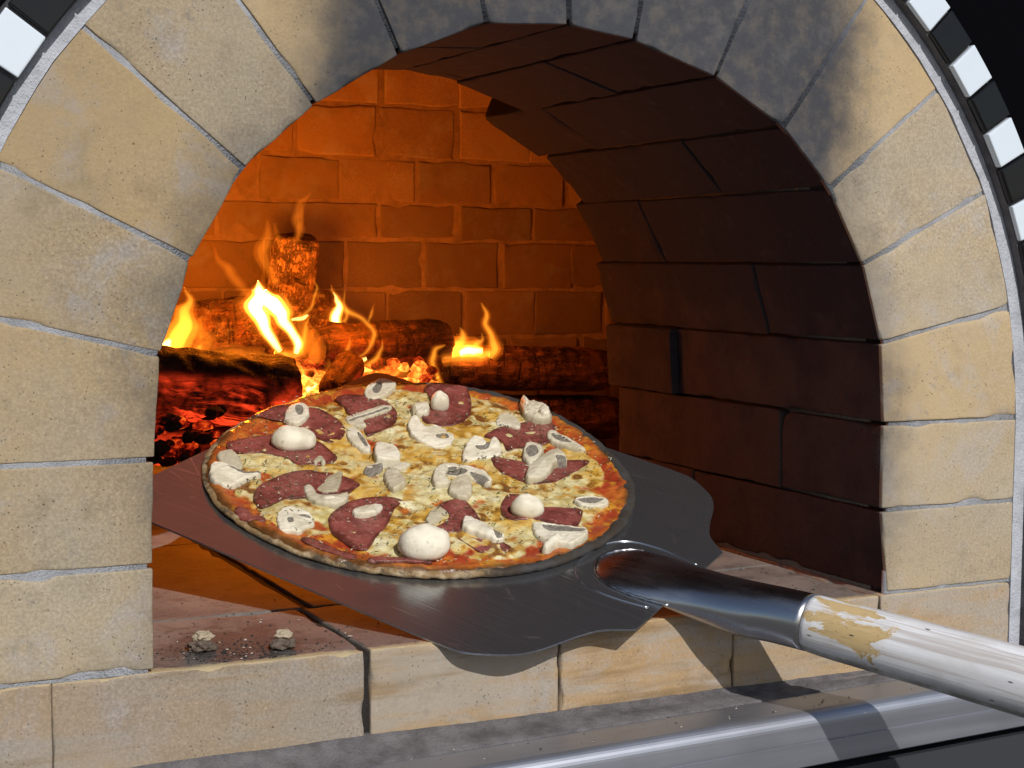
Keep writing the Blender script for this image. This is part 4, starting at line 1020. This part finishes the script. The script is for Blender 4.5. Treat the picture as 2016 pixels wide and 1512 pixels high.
def flame(label, y, parts):
    a, b, c = parts[0][0][0]; e = empty('flame', Matrix.Translation(atY(a, b, y)))
    bpy.context.view_layer.update()
    tag(e, label, 'flame', 'flames over the burning logs')
    for k, (pts, kind) in enumerate(parts):
        for q, (sc_, m_) in enumerate(FL[kind]): tongue(e, pts, y+.0, m_, ('flame_tongue', 'flame_body', 'flame_core', 'flame_heart')[q], k*3.3, scale=sc_)
flame('brightest white hot flame curling down in front of the upright log', .88, [
    ([(552, 692, 4), (538, 672, 7), (522, 645, 9), (508, 615, 13), (508, 590, 15), (512, 570, 8), (508, 552, 1)], FH),
    ([(582, 696, 4), (588, 678, 7), (576, 656, 7), (560, 634, 9), (546, 610, 13), (530, 590, 13), (522, 572, 4)], FH),
    ([(540, 694, 8), (566, 700, 10), (592, 692, 8), (600, 664, 6), (603, 640, 4), (610, 618, 1)], FM),
    ([(620, 716, 10), (618, 690, 18), (606, 662, 16), (592, 632, 10), (588, 608, 2)], FO),
    ([(560, 640, 4), (570, 618, 8), (566, 596, 5), (556, 578, 1)], FM)])
flame('thin curling flame thread to the right of the upright log', .95, [
    ([(556, 626, 1.5), (585, 628, 3.5), (606, 613, 4), (618, 590, 3.5), (623, 567, 3), (616, 548, 1)], FM),
    ([(575, 629, 2), (595, 627, 3.5), (606, 620, 2)], FH)])
flame('yellow looping flame over the round dark middle log', .90, [
    ([(698, 708, 1.5), (722, 692, 4), (735, 668, 5.5), (733, 648, 5.5), (716, 630, 5), (690, 616, 6), (670, 598, 6), (658, 577, 4), (652, 562, 1)], FM),
    ([(660, 634, 8), (662, 620, 8), (668, 604, 6), (662, 588, 3), (656, 576, 1)], FH),
    ([(676, 634, 4), (684, 620, 4), (678, 600, 3), (679, 580, 2), (680, 562, .6)], FM),
    ([(688, 716, 3), (704, 712, 5), (722, 706, 3)], FH),
    ([(664, 720, 3), (676, 706, 6), (686, 684, 4), (690, 664, 1)], FM),
    ([(726, 634, 2), (731, 618, 3.5), (736, 600, 1)], FM),
    ([(712, 724, 4), (738, 708, 6), (750, 688, 4), (753, 668, 1)], FM)])
flame('broad orange flame at the far left against the pillar', .92, [
    ([(330, 715, 16), (342, 690, 24), (356, 655, 26), (366, 620, 18), (372, 592, 8), (364, 566, 1)], FM), ([(316, 700, 6), (326, 684, 9), (334, 668, 4)], FH),
    ([(390, 705, 12), (404, 680, 16), (396, 650, 12), (398, 622, 3)], FO),
    ([(372, 694, 5), (392, 686, 6), (398, 676, 2)], FM), ([(420, 704, 14), (470, 700, 16), (520, 704, 12)], FO)])
flame('tall narrow orange flame above the upper right log', .96, [
    ([(964, 704, 8), (974, 686, 12), (968, 664, 8), (958, 642, 7), (957, 620, 6), (948, 596, 1.5)], FM),
    ([(856, 702, 12), (880, 698, 16), (908, 692, 20), (940, 694, 16), (965, 696, 10)], FM),
    ([(888, 702, 9), (902, 678, 13), (912, 660, 8), (906, 644, 1)], FM), ([(930, 698, 8), (938, 680, 9), (950, 668, 4), (948, 655, 1)], FM), ([(905, 696, 6), (925, 690, 8), (950, 692, 5)], FH)])
flame('low orange flame licking down behind the back rim of the pizza', .92, [
    ([(868, 756, 5), (858, 732, 6), (851, 708, 7), (858, 690, 6), (876, 678, 2)], FM)])
flame('faint wavy flame rising highest above the upright log', 1.0, [
    ([(580, 482, 3), (590, 452, 8), (584, 428, 8), (592, 404, 6), (612, 378, 1)], FO), ([(586, 470, 3), (592, 440, 5), (596, 410, 3), (608, 386, .6)], FO)])
flame('faint orange flame wisp left of the upright log', 1.0, [
    ([(548, 566, 5), (526, 524, 10), (517, 488, 12), (530, 458, 7), (524, 430, 1)], FO), ([(560, 500, 3), (548, 470, 6), (540, 440, 2)], FO)])
flame('faint orange flame wisp farthest left of the upright log', 1.02, [
    ([(498, 592, 5), (472, 560, 8), (452, 534, 8), (432, 512, 5), (418, 480, 1)], FO)])
flame('low glowing flame in the embers behind the rim of the pizza', .90, [
    ([(584, 790, 8), (592, 765, 12), (600, 745, 9), (594, 722, 3)], FM), ([(620, 780, 14), (640, 750, 18), (650, 728, 10), (646, 706, 2)], FO), ([(705, 770, 10), (716, 745, 14), (712, 722, 8), (722, 700, 1)], FO),
    ([(700, 758, 6), (740, 742, 12), (780, 736, 12), (820, 742, 6)], FO), ([(604, 770, 4), (616, 758, 6), (624, 742, 1)], FH)])
flame('small red flame creeping under the thick charred front left log', .84, [
    ([(340, 850, 3), (380, 838, 6), (410, 830, 6), (430, 818, 1)], FM), ([(330, 812, 3), (370, 806, 5), (420, 812, 4), (450, 806, 1)], FO)])

for nm, loc, e, c in (('fire_light', atY(500, 572, .86), 9.3, (1, .21, .006)), ('fire_light', atY(720, 690, .90)+np.array([0, -.02, .06]), 2.4, (1, .17, .005)), ('fire_light', atY(925, 655, .96), .6, (1, .18, .01))):
    l = bpy.data.lights.new(nm, 'POINT'); l.energy = e; l.color = c; l.shadow_soft_size = .045
    o = bpy.data.objects.new(nm, l); COL.objects.link(o); o.location = loc

# ================================================================== small crumbs on the sill
def crumb(px, py_, w_, label, seed):
    c = atZ(px, py_, .0); e = empty('mortar_crumb', Matrix.Translation(c)); tag(e, label, 'crumb', 'crumbs on the sill')
    for k, (dx, dy, dz, sx, sy, sz, m_) in enumerate([(0, 0, .004, .6, .6, .30, 'c_dark'), (.1, .1, .011, .42, .35, .24, 'c_pale'), (-.3, .05, .003, .3, .3, .15, 'c_dark')]):
        bmx = bmesh.new(); bmesh.ops.create_icosphere(bmx, subdivisions=3, radius=1); V = []
        for v in bmx.verts:
            q = v.co*(1+.5*N3(v.co.x*1.7+seed+k, v.co.y*1.7, v.co.z*1.7)+.2*N3(v.co.x*5+seed, v.co.y*5, v.co.z*5))
            V.append((dx*w_+q.x*w_*sx, dy*w_+q.y*w_*sy, max(.0004, dz+q.z*w_*sz)))
        mesh('crumb_base' if k != 1 else 'crumb_chip', V, [tuple(v.index for v in f.verts) for f in bmx.faces], M[m_], e, smooth=False); bmx.free()
M['c_dark'] = mortar('crumb_dark', (.17, .13, .10), .5); M['c_pale'] = mortar('crumb_pale', (.46, .38, .27), .3)
crumb(396, 1282, .017, 'jagged brown mortar crumb on the sill nearest the left pillar', 1)
crumb(556, 1278, .015, 'flat pale mortar crumb on the sill in front of the peel', 4)
# ash and soot grit on hearth front: uncountable
mb = MB(); rr = random.Random(21)
gm = [flat('soot_grit', (.02, .018, .018), .9), flat('pale_grit', (.5, .46, .4), .9)]
for k in range(680):
    if k < 330:
        c = atZ(rr.gauss(450, 70), rr.gauss(1285, 14), .0005) if k < 200 else atZ(rr.uniform(320, 900), rr.uniform(1170, 1300), .0005)
        if c[1] < .006: continue
    elif k < 400: c = atZ(rr.uniform(1450, 1640), rr.uniform(1090, 1190), .0005)
    elif k >= 520: c = atZ(rr.gauss(400 if k % 2 else 550, 45), rr.gauss(1282, 16), .0006)
    else:
        x = rr.uniform(-.3, .5); y_ = rr.uniform(-.062, -.02); c = np.array([x, y_, -.0748+.022*x+(.0012 if y_ > -.03 else 0)])
    if c[0] > .31 and k < 400: continue
    s_ = rr.uniform(.0003, .0010)*(2 if rr.random() < .06 else 1)*(1.1 if k >= 520 else 1); V = []
    if c[1] < .004 and (k < 330 or k >= 520): continue
    for i in range(6):
        d = [(1, 0, 0), (-1, 0, 0), (0, 1, 0), (0, -1, 0), (0, 0, .6), (0, 0, -.4)][i]; q = rr.uniform(.5, 1.4)*s_
        V.append((c[0]+d[0]*q*1.4, c[1]+d[1]*q, c[2]+d[2]*q))
    mb.add(V, [(0, 2, 4), (2, 1, 4), (1, 3, 4), (3, 0, 4), (2, 0, 5), (1, 2, 5), (3, 1, 5), (0, 3, 5)], 0 if rr.random() < (.9 if k < 400 or k >= 520 else .6) else 1)
o = mb.obj('ash_grit', gm, None, smooth=False); tag(o, kind='stuff'); o['label'] = 'fine soot and ash grit scattered on the hearth and ledge'
